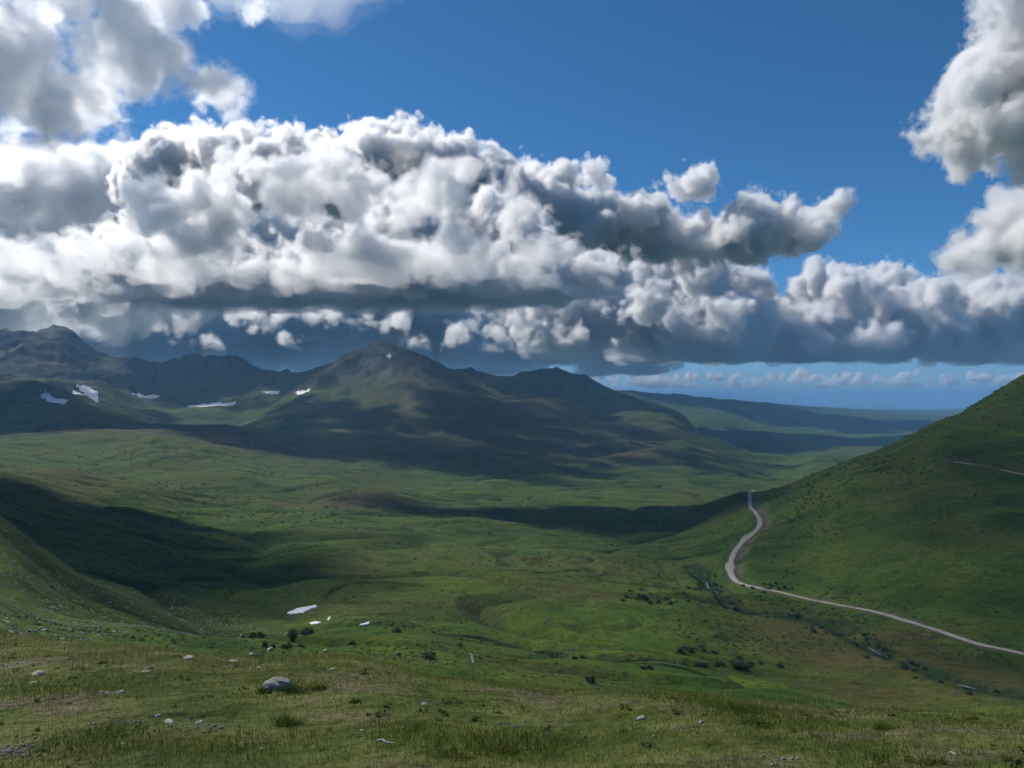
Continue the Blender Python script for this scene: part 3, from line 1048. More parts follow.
def snow_patch(P, thick, label, group=None, seed=0):
    W = np.array([hit(px, py, ground) for px, py in P])
    fw = W.mean(0) / np.hypot(*W.mean(0))
    sd = np.array([fw[1], -fw[0]])
    q = np.stack([(W - W.mean(0)) @ sd, (W - W.mean(0)) @ fw], -1)
    lo, hi = q.min(0), q.max(0)
    nx, ny = 70, 46
    gx, gy = np.meshgrid(np.linspace(lo[0], hi[0], nx), np.linspace(lo[1], hi[1], ny))
    wv = (hi - lo).max() * .055
    jx = perlin(gx / (wv * 3), gy / (wv * 5), seed) * wv
    jy = perlin(gx / (wv * 3), gy / (wv * 5), seed + 9) * wv * (hi[1] - lo[1]) / (hi - lo).max()
    ins, d = in_poly(q, (gx + jx).ravel(), (gy + jy).ravel())
    c = W.mean(0) + gx.ravel()[:, None] * sd + gy.ravel()[:, None] * fw
    z = ground(c[:, 0], c[:, 1])
    e = np.where(ins, np.minimum(d / ((hi - lo).max() * .03), 1), -.6)
    V = np.column_stack([c, z + thick * e])
    i = (np.arange(ny - 1)[:, None] * nx + np.arange(nx - 1)[None, :]).ravel()
    Q = np.stack([i, i + 1, i + nx + 1, i + nx], -1)
    Q = Q[ins[Q].sum(1) >= 1]
    used, inv = np.unique(Q, return_inverse=True)
    o = mesh_np('snow_patch', V[used], inv.reshape(-1, 4), SNOWM)
    return tag(o, label, 'snow patch', group)


snow_patch([(287, 613), (296, 609), (306, 607), (316, 605), (318, 607), (309, 610), (304, 613), (291, 614.5)], .35, 'white snow patch in the hollow just beyond the foreground grass', None, 1)
snow_patch([(309, 623), (315, 621.5), (321, 622), (318, 623.5), (311, 624.5)], .15, 'thin sliver of old snow below the larger valley snow patch', None, 2)
snow_patch([(327, 619), (330, 616), (331, 619), (328, 621)], .3, 'tiny snow remnant on the grassy bank right of the valley snow', None, 3)
snow_patch([(359, 625), (364, 624), (370, 622), (369, 625), (362, 626)], .3, 'small snow scrap alone on the green hummock', None, 4)
snow_patch([(72, 396), (76, 391), (82, 385), (88, 386), (92, 390), (98, 391), (98, 396), (88, 398), (78, 397)], 2, 'widest snow field under the cliffs of the left mountain', None, 5)
snow_patch([(40, 395), (47, 391), (50, 396), (58, 400), (68, 400), (66, 403), (55, 403), (46, 400)], 2, 'bent strip of snow left of the widest mountain snow field', None, 6)
snow_patch([(131, 394), (138, 393), (148, 396), (160, 395), (159, 398), (148, 399), (135, 396)], 2, 'narrow snow strip on the dark slope between the two left peaks', None, 7)
snow_patch([(186, 406), (205, 403), (222, 403), (236, 402), (236, 405), (215, 406), (195, 407)], 2, 'long thin snow band along the foot of the second peak', None, 8)
snow_patch([(262, 392), (270, 391), (280, 391), (279, 394), (268, 394)], 2, 'small snow spot on the saddle left of the middle mountain', None, 9)
snow_patch([(294, 393), (302, 391), (311, 389), (309, 392), (299, 395)], 2, 'slanting snow streak on the left flank of the middle mountain', None, 10)
snow_patch([(386, 355), (389, 353), (392, 356), (391, 359), (388, 358)], 1.5, 'lone snow dot just under the top of the middle mountain', None, 11)

# ------------------------------------------------------------------ water
WM = Mat('stream_water')
_n = WM.noise(.5, 4, .7, stretch=(1, 1, 1))
_f = WM.ramp(_n, .42, .55)
WATERM = WM.bsdf(WM.mix(_f, (.03, .045, .045), (.14, .16, .16)), WM.ramp(_n, .45, .6, .15, .7), WM.bump(WM.noise(2.0, 4, .6), .4, .1), .5)
_r = PATHS['river']
_py = CX + F * _r[:, 0] / _r[:, 1]
for lo_, hi_, lab in ((699, 717, 'first glint of the stream among willows under the road bend'), (727, 736, 'small white bend of the stream below the road bend'),
                      (748, 768, 'short pale reach of the stream left of the brown hill'), (866, 884, 'white curve of the stream between road and brown hill'), (950, 975, 'last glimpse of the stream near the right edge')):
    k = np.where((_py > lo_) & (_py < hi_))[0]
    if len(k) > 2:
        tag(ribbon('stream', _r[k[0]:k[-1] + 1], .9, -.75, WATERM, .5), lab, None, None, 'structure')
_t = px_line(TRAIL_PX, soft, 1)
_t = np.column_stack([_t, ground(_t[:, 0], _t[:, 1])])
tag(ribbon('path', _t, .5, .05, GRAVELM, .3), 'short worn pale track on the brown hump', None, None, 'structure')


# ------------------------------------------------------------------ willow bushes of the valley
def bush_proto(i):
    r = empty('willow_bush', (0, 0, 0))
    V, Fc, tone = leaf_ball(420, 1.15, 1.25, .30, 300 + i)
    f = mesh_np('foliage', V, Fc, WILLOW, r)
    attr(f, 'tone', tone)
    V, Fc = stems(7, 1.0, 1.1, 320 + i, .035)
    mesh_np('stem', V, Fc, BARK, r)
    return r


BUSH = [bush_proto(i) for i in range(5)]
_used = set()


def bush(x, y, s, label, group, flat=1.0):
    k = int(rng.integers(0, 5))
    o = BUSH[k] if k not in _used else copy_tree(BUSH[k])
    _used.add(k)
    o.location = (x, y, gz(x, y) - .08 * s)
    o.rotation_euler = (0, 0, rng.uniform(0, 6.28))
    o.scale = (s, s, s * flat * rng.uniform(.8, 1.1))
    return tag(o, label, 'bush', group)


def along(nm, lo, hi, n, side, jit, s0, s1, label, group):
    P = PATHS[nm]
    for q in rng.uniform(lo, hi, n):
        i = min(int(q * (len(P) - 1)), len(P) - 2)
        a, b = P[i], P[i + 1]
        t = (b - a)[:2] / (np.hypot(*(b - a)[:2]) + 1e-9)
        sgn = rng.choice(side)
        c = a[:2] + np.array([-t[1], t[0]]) * (sgn * (1.6 + abs(rng.normal(0, jit))))
        bush(c[0], c[1], rng.uniform(s0, s1), label, group)


along('brook', .3, 1, 62, (-1, 1), .9, .4, .95, 'dark willow bush in the line along the upper valley brook', 'willows along the upper brook')
along('brook2', .0, 1, 44, (-1, 1), .6, .35, .75, 'low willow bush edging the lower valley brook', 'willows along the lower brook')
along('ditch', .1, 1, 46, (-1, 1), 9, .5, 1.2, 'willow bush crowding the stream that joins the brook', 'willows on the joining stream')
along('river', .1, .45, 26, (-1, 1), 4, .8, 1.6, 'willow bush on the stream banks below the road bend', 'willows below the road bend')
along('river', .45, 1, 52, (-1, 1), 4.5, .7, 1.5, 'willow bush in the thicket between road and brown hill', 'willows between road and brown hill')
for px, py, n, w, h, s0, s1, lab, grp in (
        (748, 666, 16, 30, 4, .8, 1.5, 'grey green willow bush in the clump on the flat green floor', 'willows in the clump on the green floor'),
        (700, 650, 10, 22, 5, .7, 1.3, 'willow bush where the brooks meet', 'willows where the brooks meet'),
        (645, 667, 3, 8, 2, .8, 1.2, 'willow bush in the small lone clump below the brooks', 'small lone clump below the brooks'),
        (578, 658, 3, 6, 2, .7, 1.1, 'willow bush in the pair beside the lower brook', 'pair beside the lower brook'),
        (300, 634, 11, 18, 5, .8, 1.4, 'dark green willow bush thronging below the valley snow patch', 'willows below the valley snow'),
        (285, 647, 7, 20, 3, .5, .9, 'low grey willow bush at the lip above the gully', 'low willows at the gully lip'),
        (255, 637, 6, 10, 3, .6, 1.0, 'dark bush among the pale rocks left of the gully', 'bushes left of the gully'),
        (640, 598, 14, 40, 8, .9, 1.6, 'willow bush on the shaded bank of the valley terrace', 'willows on the terrace bank'),
        (770, 588, 12, 26, 5, .9, 1.7, 'dark willow bush in the row just below the road', 'willows in the row below the road')):
    for i in range(n):
        x, y, z, m = spot(px + rng.normal(0, w * .5), py + rng.normal(0, h * .5))
        bush(x, y, rng.uniform(s0, s1), lab, grp)
for px, py, s, lab in ((430, 659, 1.6, 'dark leafless looking bush alone on the brown hump edge'), (590, 683, 1.3, 'dark bush at the right end of the brown hump'),
                       (397, 632, 1.2, 'single round dark bush right of the small snow scrap'), (352, 645, 1.3, 'bright green bush alone on the near hummock'), (460, 646, 1.0, 'low dark bush above the pale worn track')):
    x, y, z, m = spot(px, py)
    bush(x, y, s, lab, None)


# scrub too dense to count, as one mass
def scrub():
    V0, T0_, F0 = [], [], []
    base = 0
    protos = [leaf_ball(26, 1, .8, .62, 900 + i) for i in range(8)]
    n = 70000
    a = rng.uniform(R(-36), R(38), n)
    r = np.exp(rng.uniform(math.log(120), math.log(1900), n))
    x, y = r * np.sin(a), r * np.cos(a)
    v = perlin(x / 150, y / 150, 501) * .6 + perlin(x / 48, y / 48, 502) * .6
    u = x / y
    p = (.06 + sm(v, -.05, .45)) * (.4 + .6 * sm(u, .2, .34))
    p *= 1 - .4 * sm(-u, .2, .4) * sm(r, 120, 200) * (1 - sm(r, 320, 420))
    k = rng.uniform(0, 1, n) < p
    x, y, r = x[k], y[k], r[k]
    for nm, w in (('road', 7), ('upper', 7), ('river', 2.5), ('brook', 1.5)):
        i, d, _ = near_path(x, y, PATHS[nm], w)
        keep = np.ones(len(x), bool)
        keep[i] = False
        x, y, r = x[keep], y[keep], r[keep]
    z = ground(x, y)
    s = rng.uniform(.35, 1.0, len(x)) * (.5 + .0026 * np.clip(r - 150, 0, 900))
    for i in range(len(x)):
        V, Fc, tone = protos[i % 8]
        c, q = math.cos(i * 1.7), math.sin(i * 1.7)
        W = np.stack([V[:, 0] * c - V[:, 1] * q, V[:, 0] * q + V[:, 1] * c, V[:, 2] * .75], -1) * s[i] + np.array([x[i], y[i], z[i] - .05])
        V0.append(W)
        F0.append(Fc + base)
        T0_.append(tone)
        base += len(V)
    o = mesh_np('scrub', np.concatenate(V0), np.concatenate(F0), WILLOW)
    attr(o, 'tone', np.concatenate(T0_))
    tag(o, 'low dark willow scrub dotted over hillsides and valley floor', None, None, 'stuff')
    print('scrub', len(x))


scrub()


# ------------------------------------------------------------------ rocks and stones
def stone(px, py, wpx, flat, mat, label, seed, group=None, name='stone', cat='stone', aspect=1.0, rz=None, sink=.3, sub=3, blunt=0.0):
    x, y, z, m = spot(px, py)
    V, Fc = rock_mesh(seed, flat, .3, sub, blunt)
    w = wpx * m * .5
    V = V * np.array([w, w * aspect, w])
    o = mesh_np(name, V, Fc, mat, None, False)
    o.location = (x, y, z + w * flat * (1 - 2 * sink) * .5)
    o.rotation_euler = (rng.normal(0, .06), rng.normal(0, .06), rng.uniform(0, 6.28) if rz is None else rz)
    return tag(o, label, cat, group)


stone(277, 689, 29, .6, BOULDERM, 'rounded grey boulder half sunk in the grass beside a green shrub', 11, None, 'boulder', 'boulder', .8, .3, .2, 4, .65)
for i, (px, py, w, fl, mt, asp, lab) in enumerate((
        (188, 659, 15, .3, PALE_ROCK, .7, 'white flat stone lying near the far edge of the grass'),
        (38, 675, 17, .35, PALE_ROCK, .7, 'pale flat stone in the grass at the far left'),
        (33, 683, 8, .3, PALE_ROCK, .8, 'small pale stone just below the pale flat stone at far left'),
        (169, 722, 15, .22, PALE_ROCK, .6, 'long thin pale slab on the bare earth patch'),
        (199, 723, 13, .26, PALE_ROCK, .6, 'shorter pale slab right of the long thin slab'),
        (158, 716, 6, .5, PALE_ROCK, .9, 'small white stone above the long thin slab'),
        (137, 727, 7, .5, DARK_ROCK, .8, 'dark little stone left of the pale slabs'),
        (152, 717, 5, .6, DARK_ROCK, .8, 'darkest small stone next to the small white stone'),
        (191, 719, 5, .6, DARK_ROCK, .9, 'dark pebble wedged between the two pale slabs'),
        (641, 719, 13, .4, GREY_ROCK, .7, 'pale grey stone in the grass right of the middle'),
        (701, 723, 5, .7, PALE_ROCK, .9, 'tiny bright white stone in dark green herbs on the right'),
        (100, 693, 5, .5, PALE_ROCK, .9, 'left one of two small white stones side by side in the grass'),
        (107, 693, 5, .5, PALE_ROCK, .9, 'right one of two small white stones side by side in the grass'),
        (119, 693, 13, .2, GREY_ROCK, .5, 'low flat grey slab right of the two small white stones'),
        (234, 662, 14, .25, GREY_ROCK, .6, 'flat grey stone at the lip of the grass above the gully'),
        (150, 669, 8, .5, DARK_ROCK, .8, 'dark stone with earth round it in the left grass'),
        (146, 672, 9, .25, PALE_ROCK, .6, 'flat pale chip in front of the dark earthy stone'),
        (258, 668, 6, .4, PALE_ROCK, .8, 'small pale stone right of the flat grey lip stone'),
        (332, 670, 9, .3, PALE_ROCK, .6, 'thin pale stone in the grass behind the boulder to the right'),
        (123, 744, 8, .35, PALE_ROCK, .7, 'pale chip near the bottom left in short grass'),
        (60, 752, 8, .5, GREY_ROCK, .8, 'biggest grey stone of the gravel patch at bottom left'),
        (329, 730, 6, .6, DARK_ROCK, .8, 'black little stone right of the dark tussock'),
        (362, 731, 6, .4, PALE_ROCK, .8, 'small pale stone right of the black little stone'),
        (262, 749, 6, .4, PALE_ROCK, .8, 'small pale stone below the dark tussock'),
        (425, 705, 9, .5, GREY_ROCK, .8, 'grey stone among herbs left of the middle'),
        (955, 754, 11, .22, PALE_ROCK, .5, 'thin pale slab in the grass near the bottom right'))):
    stone(px, py, w, fl, mt, lab, 40 + i, None, 'stone', 'stone', asp)
# the bleached stick
x, y, z, m = spot(385, 747)
pts = catmull([(-.075, 0, .012), (-.03, .012, .022), (.02, -.006, .018), (.085, .01, .01)], 5)
V, Fc = [], []
for i, p in enumerate(pts):
    r_ = .011 * (1 - .5 * i / len(pts)) * (1 + .15 * math.sin(i * 1.9))
    for j in range(7):
        V.append((p[0], p[1] + math.cos(j * 6.283 / 7) * r_, p[2] + math.sin(j * 6.283 / 7) * r_))
for i in range(len(pts) - 1):
    for j in range(7):
        Fc.append((i * 7 + j, i * 7 + (j + 1) % 7, i * 7 + 7 + (j + 1) % 7, i * 7 + 7 + j))
o = mesh_np('stick', np.array(V), np.array(Fc), Mat('bleached_wood').bsdf((.42, .38, .32), .8, None, .2))
o.location = (x, y, z + .025)
o.rotation_euler = (0, 0, -.35)
tag(o, 'short bleached stick lying in the short grass left of the middle', 'stick')

# pale rocks on the banks near the snow, and boulders of the left slope
for i, (px, py, w, lab) in enumerate(((252, 655, 7, 'pale rock on the gully bank lowest of three'), (270, 650, 8, 'pale rock under the low grey willows'), (287, 634, 5, 'pale rock among the willows under the snow'),
                                      (270, 631, 4, 'small pale rock left of the willow thicket'), (353, 597, 4, 'dark topped rock on the rim above the valley snow'), (336, 598, 4, 'small pale rock on the mound behind the valley snow'),
                                      (326, 651, 6, 'thin pale rock at the foot of the near hummock'), (398, 655, 7, 'pale flat rock below the round dark bush'))):
    stone(px, py, w, .55, PALE_ROCK if 'dark' not in lab else DARK_ROCK, lab, 90 + i, None, 'rock', 'rock', .8, None, .25, 2)
RP = [rock_mesh(140 + i, .6, .35, 2) for i in range(6)]
RM = []
for i in range(58):
    if i < 46:
        px, py = rng.uniform(0, 235), 0
        py = rng.uniform(0, 1) ** 1.2
        py = 545 + px * .26 + (622 - 545 - px * .13) * py
    else:
        px, py = rng.uniform(0, 130), rng.uniform(618, 634)
    x, y, z, m = spot(px, py)
    if y < 40:
        continue
    k = i % 6
    if k >= len(RM):
        RM.append(mesh_np('rock', RP[k][0], RP[k][1], PALE_ROCK if k % 2 else GREY_ROCK, None, False))
        o = RM[k]
    else:
        o = link(RM[k].copy())
    s = rng.uniform(.16, .45) * (1.3 if rng.uniform() > .85 else .75)
    o.location = (x, y, z + .1 * s)
    o.scale = (s, s * rng.uniform(.6, 1), s * rng.uniform(.6, 1))
    o.rotation_euler = (0, 0, rng.uniform(0, 6.28))
    tag(o, 'pale rock strewn on the left scree slope', 'rock', 'rocks strewn on the left slope')


def rubble(name, centres, mat, label, smin, smax):
    V0, F0, b = [], [], 0
    P = [rock_mesh(170 + i, .55, .3, 1) for i in range(6)]
    for i, (x, y, z) in enumerate(centres):
        V, Fc = P[i % 6]
        s = smin * (smax / smin) ** (rng.uniform() ** 2)
        c, q = math.cos(i * 2.1), math.sin(i * 2.1)
        V0.append(np.stack([V[:, 0] * c - V[:, 1] * q * .8, V[:, 0] * q + V[:, 1] * c * .8, V[:, 2]], -1) * s + np.array([x, y, z + s * .15]))
        F0.append(Fc + b)
        b += len(V)
    return tag(mesh_np(name, np.concatenate(V0), np.concatenate(F0), mat, None, False), label, None, None, 'stuff')


n = 13000
a = rng.uniform(R(-36), R(-17), n)
r = np.exp(rng.uniform(math.log(70), math.log(290), n))
x, y = r * np.sin(a), r * np.cos(a)
k = rng.uniform(0, 1, n) < sm(perlin(x / 26, y / 26, 601) + .6 * perlin(x / 9, y / 9, 602), .12, .5)
x, y = x[k], y[k]
rubble('rubble', np.column_stack([x, y, ground(x, y)]), GREY_ROCK, 'loose grey rubble spread over the left slope', .08, .34)
G_ = []
for px, py, w, h, n in ((20, 752, 34, 7, 260), (8, 668, 16, 6, 60), (205, 727, 36, 5, 110), (130, 722, 40, 5, 80), (530, 724, 46, 4, 60), (785, 762, 24, 5, 60), (430, 702, 20, 5, 40), (60, 740, 60, 10, 60), (650, 735, 300, 24, 60), (150, 690, 120, 16, 60)):
    q = np.column_stack([px + rng.normal(0, w * .5, n), np.minimum(py + rng.normal(0, h * .6, n), 775)])
    ut = np.array([ray(*v_) for v_ in q])
    d = np.clip(-2.75 / np.minimum(ut[:, 1], -.15), 4.5, 18)
    for _ in range(10):                          # settle on the near slope
        zz = ground(ut[:, 0] * d, d) - EYE
        d = np.clip(d + (ut[:, 1] * d - zz) / (-.17 - ut[:, 1]) * .9, 4.5, 19)
    G_ += list(np.column_stack([ut[:, 0] * d, d, ground(ut[:, 0] * d, d)]))
rubble('gravel', G_, GRAVELM, 'small pale and grey gravel on the bare earth patches', .006, .026)
print('stones', time.time() - T0)


# ------------------------------------------------------------------ the grass underfoot
def grass_material():
    M = Mat('grass_blades')
    tone, dry = M.attr('tone'), M.attr('dry')
    g = M.mix(tone, (.058, .096, .016), (.165, .184, .040))
    c = M.mix(dry, g, M.mix(tone, (.13, .115, .055), (.34, .31, .19)))
    d = M.new('ShaderNodeBsdfDiffuse')
    t = M.new('ShaderNodeBsdfTranslucent')
    M.set(d.inputs[0], c)
    M.set(t.inputs[0], c)
    x = M.new('ShaderNodeMixShader')
    x.inputs[0].default_value = .38
    M.t.links.new(d.outputs[0], x.inputs[1])
    M.t.links.new(t.outputs[0], x.inputs[2])
    M.t.links.new(x.outputs[0], M.out.inputs['Surface'])
    return M.m


BARE = []
for px, py, w, h in ((15, 752, 40, 10), (205, 727, 40, 6), (130, 722, 46, 6), (8, 668, 22, 8), (530, 724, 50, 5), (785, 762, 30, 6)):
    x, y, z, m = spot(px, min(py, 764))
    x2, y2, _, _ = spot(px, py - h)
    BARE.append((x, y, w * m, max(abs(y2 - y), .15)))
GREENER = []
for px, py, w, h, k in ((500, 748, 60, 12, 1), (100, 742, 60, 16, .8), (290, 690, 40, 8, .7), (740, 712, 60, 10, .8), (410, 735, 30, 10, .5), (230, 750, 60, 12, .7), (880, 760, 40, 10, .6), (60, 690, 60, 10, .5)):
    x, y, z, m = spot(px, min(py, 764))
    x2, y2, _, _ = spot(px, py - h)
    GREENER.append((x, y, w * m, max(abs(y2 - y), .2), k))


def blades(x, y, z, h, w, lean, tone, dry, g):
    n = len(x)
    a = g.uniform(0, 2 * math.pi, n)
    ca, sa = np.cos(a), np.sin(a)
    b = a + g.normal(1.57, .5, n)
    cb, sb = np.cos(b), np.sin(b)
    V = np.empty((n, 5, 3))
    for k, (t, ww) in enumerate(((0, 1), (.55, .8))):
        ox, oy = cb * lean * h * t * t, sb * lean * h * t * t
        V[:, 2 * k, 0] = x + ox - ca * w * ww * .5
        V[:, 2 * k, 1] = y + oy - sa * w * ww * .5
        V[:, 2 * k + 1, 0] = x + ox + ca * w * ww * .5
        V[:, 2 * k + 1, 1] = y + oy + sa * w * ww * .5
        V[:, 2 * k, 2] = V[:, 2 * k + 1, 2] = z + h * t * (1 - .25 * lean * t) - (.01 if k == 0 else 0)
    V[:, 4, 0], V[:, 4, 1] = x + cb * lean * h, y + sb * lean * h
    V[:, 4, 2] = z + h * (1 - .3 * lean)
    i = np.arange(n)[:, None] * 5
    Fc = np.concatenate([i + np.array([[0, 1, 3]]), i + np.array([[0, 3, 2]]), i + np.array([[2, 3, 4]])])
    return V.reshape(-1, 3), Fc, np.repeat(tone, 5), np.repeat(dry, 5)


def make_grass():
    g = np.random.default_rng(55)
    R0, R1, AH = 4.2, 25.0, R(37.5)
    rings = ((4.2, 7.5, 1500), (7.5, 12, 850), (12, 18, 480), (18, 25, 260))
    X, Y = [], []
    for a, b, n in rings:
        m = int(AH * (b * b - a * a) * n)
        r = np.sqrt(g.uniform(a * a, b * b, m))
        t = g.uniform(-AH, AH, m)
        X.append(r * np.sin(t))
        Y.append(r * np.cos(t))
    x, y = np.concatenate(X), np.concatenate(Y)
    v1 = perlin(x / 2.3, y / 1.6, 701)
    v2 = perlin(x / .7, y / .7, 702)
    v3 = perlin(x / .22, y / .22, 703)
    bare = np.zeros_like(x)
    for cx_, cy_, w, h in BARE:
        np.maximum(bare, np.exp(-((x - cx_) / w) ** 2 - ((y - cy_) / h) ** 2), out=bare)
    gr = np.zeros_like(x)
    for cx_, cy_, w, h, k in GREENER:
        np.maximum(gr, k * np.exp(-((x - cx_) / w) ** 2 - ((y - cy_) / h) ** 2), out=gr)
    left = 1 - sm(x / y, -.45, .1)
    bare = np.clip(bare * 1.15 + .55 * sm(v1 * .5 + v2 * .6, .25, .55) * (.35 + .65 * left) - gr, 0, 1)
    keep = g.uniform(0, 1, len(x)) > bare * .93
    x, y, v1, v2, v3, bare, gr, left = (q[keep] for q in (x, y, v1, v2, v3, bare, gr, left))
    r = np.hypot(x, y)
    z = ground(x, y)
    tuft = sm(v3 + .5 * v2, .25, .7)
    edge = sm(r, 10.5, 14.5)
    n = len(x)
    h = g.uniform(.015, .042, n) * (1 - .4 * bare) + tuft * g.uniform(.0, .06, n) + gr * g.uniform(.02, .13, n) + edge * g.uniform(0, .10, n) ** 1.0 * sm(v1, -.2, .3)
    w = np.maximum(g.uniform(.0028, .006, n), .00052 * r) * (1 + .4 * gr)
    dry = np.clip(g.uniform(-.75, .65, n) + .35 * v1 + .35 * bare + .12 * left - .9 * gr - .04, 0, 1)
    dry = np.where(g.uniform(0, 1, n) < .11 * (1 - gr), np.maximum(dry, .9), dry)
    tone = np.clip(g.normal(.5, .22, n) + .35 * v2 + .2 * edge - .25 * gr, 0, 1)
    V, Fc, T, D_ = blades(x, y, z, h, w, g.uniform(.1, 1.1, n), tone, dry, g)
    # tall flowering stems, mostly along the brow
    m = 5200
    rr = np.sqrt(g.uniform(5.0 ** 2, 20.0 ** 2, m))
    t = g.uniform(-AH, AH, m)
    xs, ys = rr * np.sin(t), rr * np.cos(t)
    k = g.uniform(0, 1, m) < .08 + .7 * sm(rr, 10, 14) * sm(perlin(xs / 1.6, ys / 1.6, 711), -.05, .35)
    xs, ys, rr = xs[k], ys[k], rr[k]
    hs = g.uniform(.10, .30, len(xs))
    V2, F2, T2, D2 = blades(xs, ys, ground(xs, ys), hs, np.maximum(.0028, .0004 * rr), g.uniform(.05, .4, len(xs)), np.clip(g.normal(.85, .15, len(xs)), 0, 1), g.choice([.1, .5, .9], len(xs)), g)
    o = mesh_np('grass', np.concatenate([V, V2]), np.concatenate([Fc, F2 + len(V)]), grass_material(), None, False)
    attr(o, 'tone', np.concatenate([T, T2]))
    attr(o, 'dry', np.concatenate([D_, D2]))
    tag(o, 'short green and straw coloured alpine grass on the near slope', None, None, 'stuff')
    print('grass', n, len(xs))


make_grass()


def herbs():
    g = np.random.default_rng(77)
    V0, F0, T_, b = [], [], [], 0
    P = [leaf_ball(46, 1, .55, .42, 950 + i, .9) for i in range(6)]
    n = 700
    r = np.sqrt(g.uniform(4.4 ** 2, 18 ** 2, n))
    a = g.uniform(R(-36), R(36), n)
    x, y = r * np.sin(a), r * np.cos(a)
    k = perlin(x / 1.4, y / 1.4, 721) > -.05
    x, y, r = x[k], y[k], r[k]
    z = ground(x, y)
    for i in range(len(x)):
        V, Fc, t = P[i % 6]
        c, q = math.cos(i * 1.3), math.sin(i * 1.3)
        s = g.uniform(.025, .085)
        V0.append(np.stack([V[:, 0] * c - V[:, 1] * q, V[:, 0] * q + V[:, 1] * c, V[:, 2]], -1) * s + np.array([x[i], y[i], z[i]]))
        F0.append(Fc + b)
        T_.append(np.clip(t + g.normal(.1, .35), 0, 1))
        b += len(V)
    o = mesh_np('herbs', np.concatenate(V0), np.concatenate(F0), leaf_material('herb_leaves', (.045, .075, .022), (.16, .18, .08), .35, 6), None, False)
    attr(o, 'tone', np.concatenate(T_))
    tag(o, 'small leafy herbs scattered through the near grass', None, None, 'stuff')


herbs()


# ------------------------------------------------------------------ tussocks and dwarf shrubs in the near grass
def tussock(px, py, wpx, label, seed, dark=True):
    x, y, z, m = spot(px, py)
    g = np.random.default_rng(seed)
    s = wpx * m * .5
    o = empty('grass_tussock', (x, y, z))
    n = 1100
    k = 6
    c = g.normal(0, .42, (k, 2)) * s * np.array([1.0, .7])
    w_ = g.integers(0, k, n)
    q = c[w_] + g.normal(0, .24, (n, 2)) * s
    hk = g.uniform(.45, 1.0, k)[w_]
    V, Fc, T, D_ = blades(q[:, 0], q[:, 1], np.zeros(n) - .02, g.uniform(.35, 1.1, n) * hk * s * (.95 if dark else .6), np.full(n, .005), g.uniform(.3, 1.2, n),
                          np.clip(g.normal(.25 if dark else .55, .22, n), 0, 1), np.where(g.uniform(0, 1, n) < .15, .9, 0.0), g)
    f = mesh_np('blades', V, Fc, bpy.data.materials['grass_blades'], o, False)
    attr(f, 'tone', T)
    attr(f, 'dry', D_)
    return tag(o, label, 'tussock')


def dwarf_shrub(px, py, wpx, label, seed, rz=.7):
    x, y, z, m = spot(px, py)
    s = wpx * m * .5
    o = empty('dwarf_shrub', (x, y, z - .01))
    V, Fc, tone = leaf_ball(900, s, s * rz, max(s * .09, .015), seed)
    f = mesh_np('foliage', V, Fc, SHRUB_LEAF, o, False)
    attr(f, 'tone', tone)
    V, Fc = stems(8, s * .8, s * rz * .8, seed + 1, .004)
    mesh_np('stem', V, Fc, BARK, o)
    return tag(o, label, 'shrub')


dwarf_shrub(293, 693, 34, 'dark green dwarf shrub against the right side of the grey boulder', 401, .55)
dwarf_shrub(318, 690, 26, 'low spreading shrub trailing right from the boulder shrub', 402, .35)
dwarf_shrub(262, 693, 20, 'little green shrub at the left foot of the grey boulder', 403, .4)
tussock(288, 724, 30, 'dark rounded tussock with a shaded right side below the boulder', 411)
tussock(885, 729, 26, 'dark tussock standing out near the right brow', 412)
tussock(740, 712, 36, 'wide dark green tussock under the tall flowering stems', 413)
tussock(170, 650, 9, 'tiny dark tussock on the far edge of the left grass', 414)
tussock(8, 637, 8, 'dark tuft at the far left edge of the grass', 415)
tussock(505, 752, 60, 'broad bright green clump of long grass at the bottom middle', 416, False)
tussock(452, 758, 34, 'smaller green grass clump left of the broad bottom clump', 417, False)
tussock(885, 757, 26, 'green tuft close to the bottom on the right', 418, False)
tussock(935, 764, 30, 'green tuft nearest the bottom right corner', 419, False)
tussock(420, 692, 16, 'leafy green tuft on the brow left of the middle', 420, False)
tussock(975, 720, 14, 'brownish low tuft on the right brow', 421)
dwarf_shrub(100, 664, 14, 'small dark shrub among the stones in the left grass', 404, .4)
dwarf_shrub(72, 679, 12, 'low brown green shrub left of the small white stones', 405, .4)
dwarf_shrub(355, 703, 14, 'grey leaved small shrub in the middle left grass', 406, .6)
dwarf_shrub(624, 733, 14, 'dark small shrub below the pale grey stone', 407, .5)
dwarf_shrub(760, 728, 40, 'dark green patch of low shrub right of the tiny white stone', 408, .3)


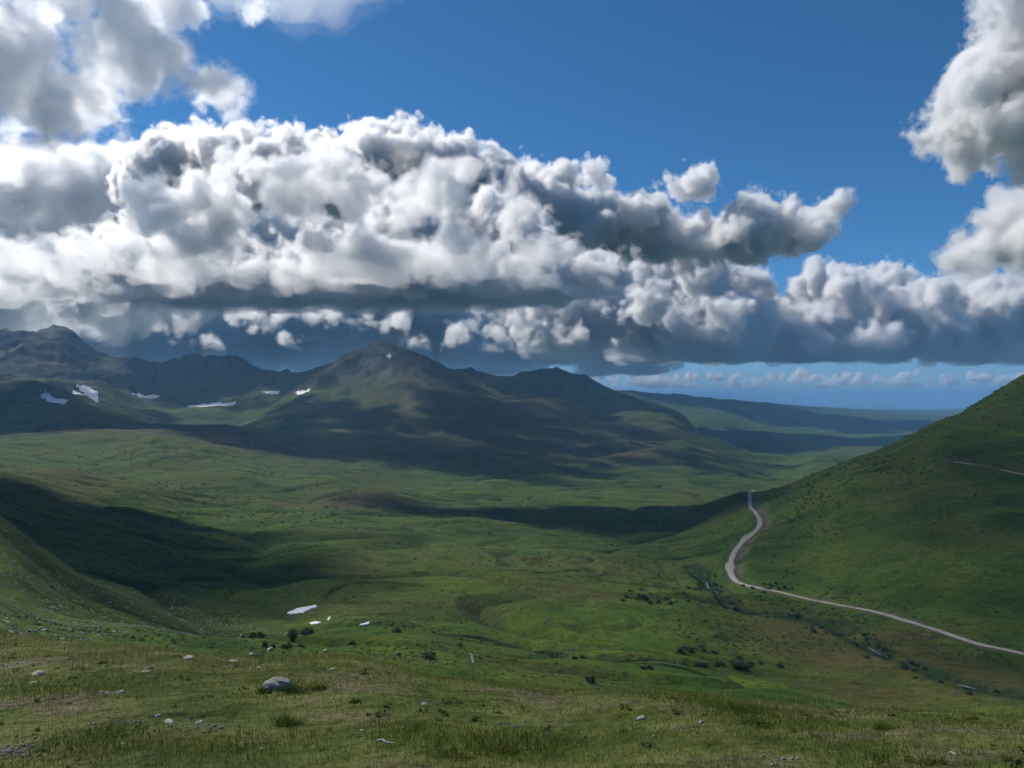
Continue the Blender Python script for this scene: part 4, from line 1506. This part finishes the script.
# ------------------------------------------------------------------ light, sky, camera
def sky_and_sun():
    w = bpy.data.worlds.new('World')
    C.world = w
    w.use_nodes = True
    t = w.node_tree
    bg = t.nodes['Background']
    s = t.nodes.new('ShaderNodeTexSky')
    s.sky_type = 'NISHITA'
    s.sun_disc = False
    s.sun_elevation = SUN_EL
    s.sun_rotation = SUN_AZ
    s.altitude = 1500
    s.air_density = .8
    s.dust_density = .1
    s.ozone_density = 10
    hs = t.nodes.new('ShaderNodeHueSaturation')
    hs.inputs['Saturation'].default_value = 1.08
    hs.inputs['Hue'].default_value = .49
    hs.inputs['Value'].default_value = .9
    t.links.new(s.outputs[0], hs.inputs['Color'])
    t.links.new(hs.outputs[0], bg.inputs[0])
    bg.inputs[1].default_value = .1
    d = bpy.data.lights.new('sun', 'SUN')
    d.energy = 4.5
    d.angle = R(.53)
    d.color = (1, .955, .89)
    o = bpy.data.objects.new('sun', d)
    link(o)
    v = Vector((math.cos(SUN_EL) * math.sin(SUN_AZ), math.cos(SUN_EL) * math.cos(SUN_AZ), math.sin(SUN_EL)))
    o.rotation_euler = v.to_track_quat('Z', 'Y').to_euler()
    o.location = v * 3000


sky_and_sun()
cam = bpy.data.cameras.new('camera')
cam.sensor_fit = 'HORIZONTAL'
cam.angle = 2 * math.atan(512 / F)
cam.clip_start = .1
cam.clip_end = 200000
co = link(bpy.data.objects.new('camera', cam))
co.location = (0, 0, EYE)
co.rotation_euler = (R(90) + PITCH, 0, 0)
C.camera = co
C.view_settings.view_transform = 'Standard'
C.view_settings.look = 'None'
C.view_settings.exposure = .15
C.view_settings.gamma = 1
C.view_settings.use_curve_mapping = False
cy = C.cycles
cy.use_denoising = True
cy.denoiser = 'OPENIMAGEDENOISE'
cy.max_bounces = 12
cy.diffuse_bounces = 2
cy.glossy_bounces = 2
cy.volume_bounces = 9
cy.transparent_max_bounces = 96
cy.use_adaptive_sampling = True
cy.adaptive_threshold = .055
cy.adaptive_min_samples = 24
cy.volume_step_rate = 2
cy.volume_max_steps = 256
print('script', time.time() - T0)
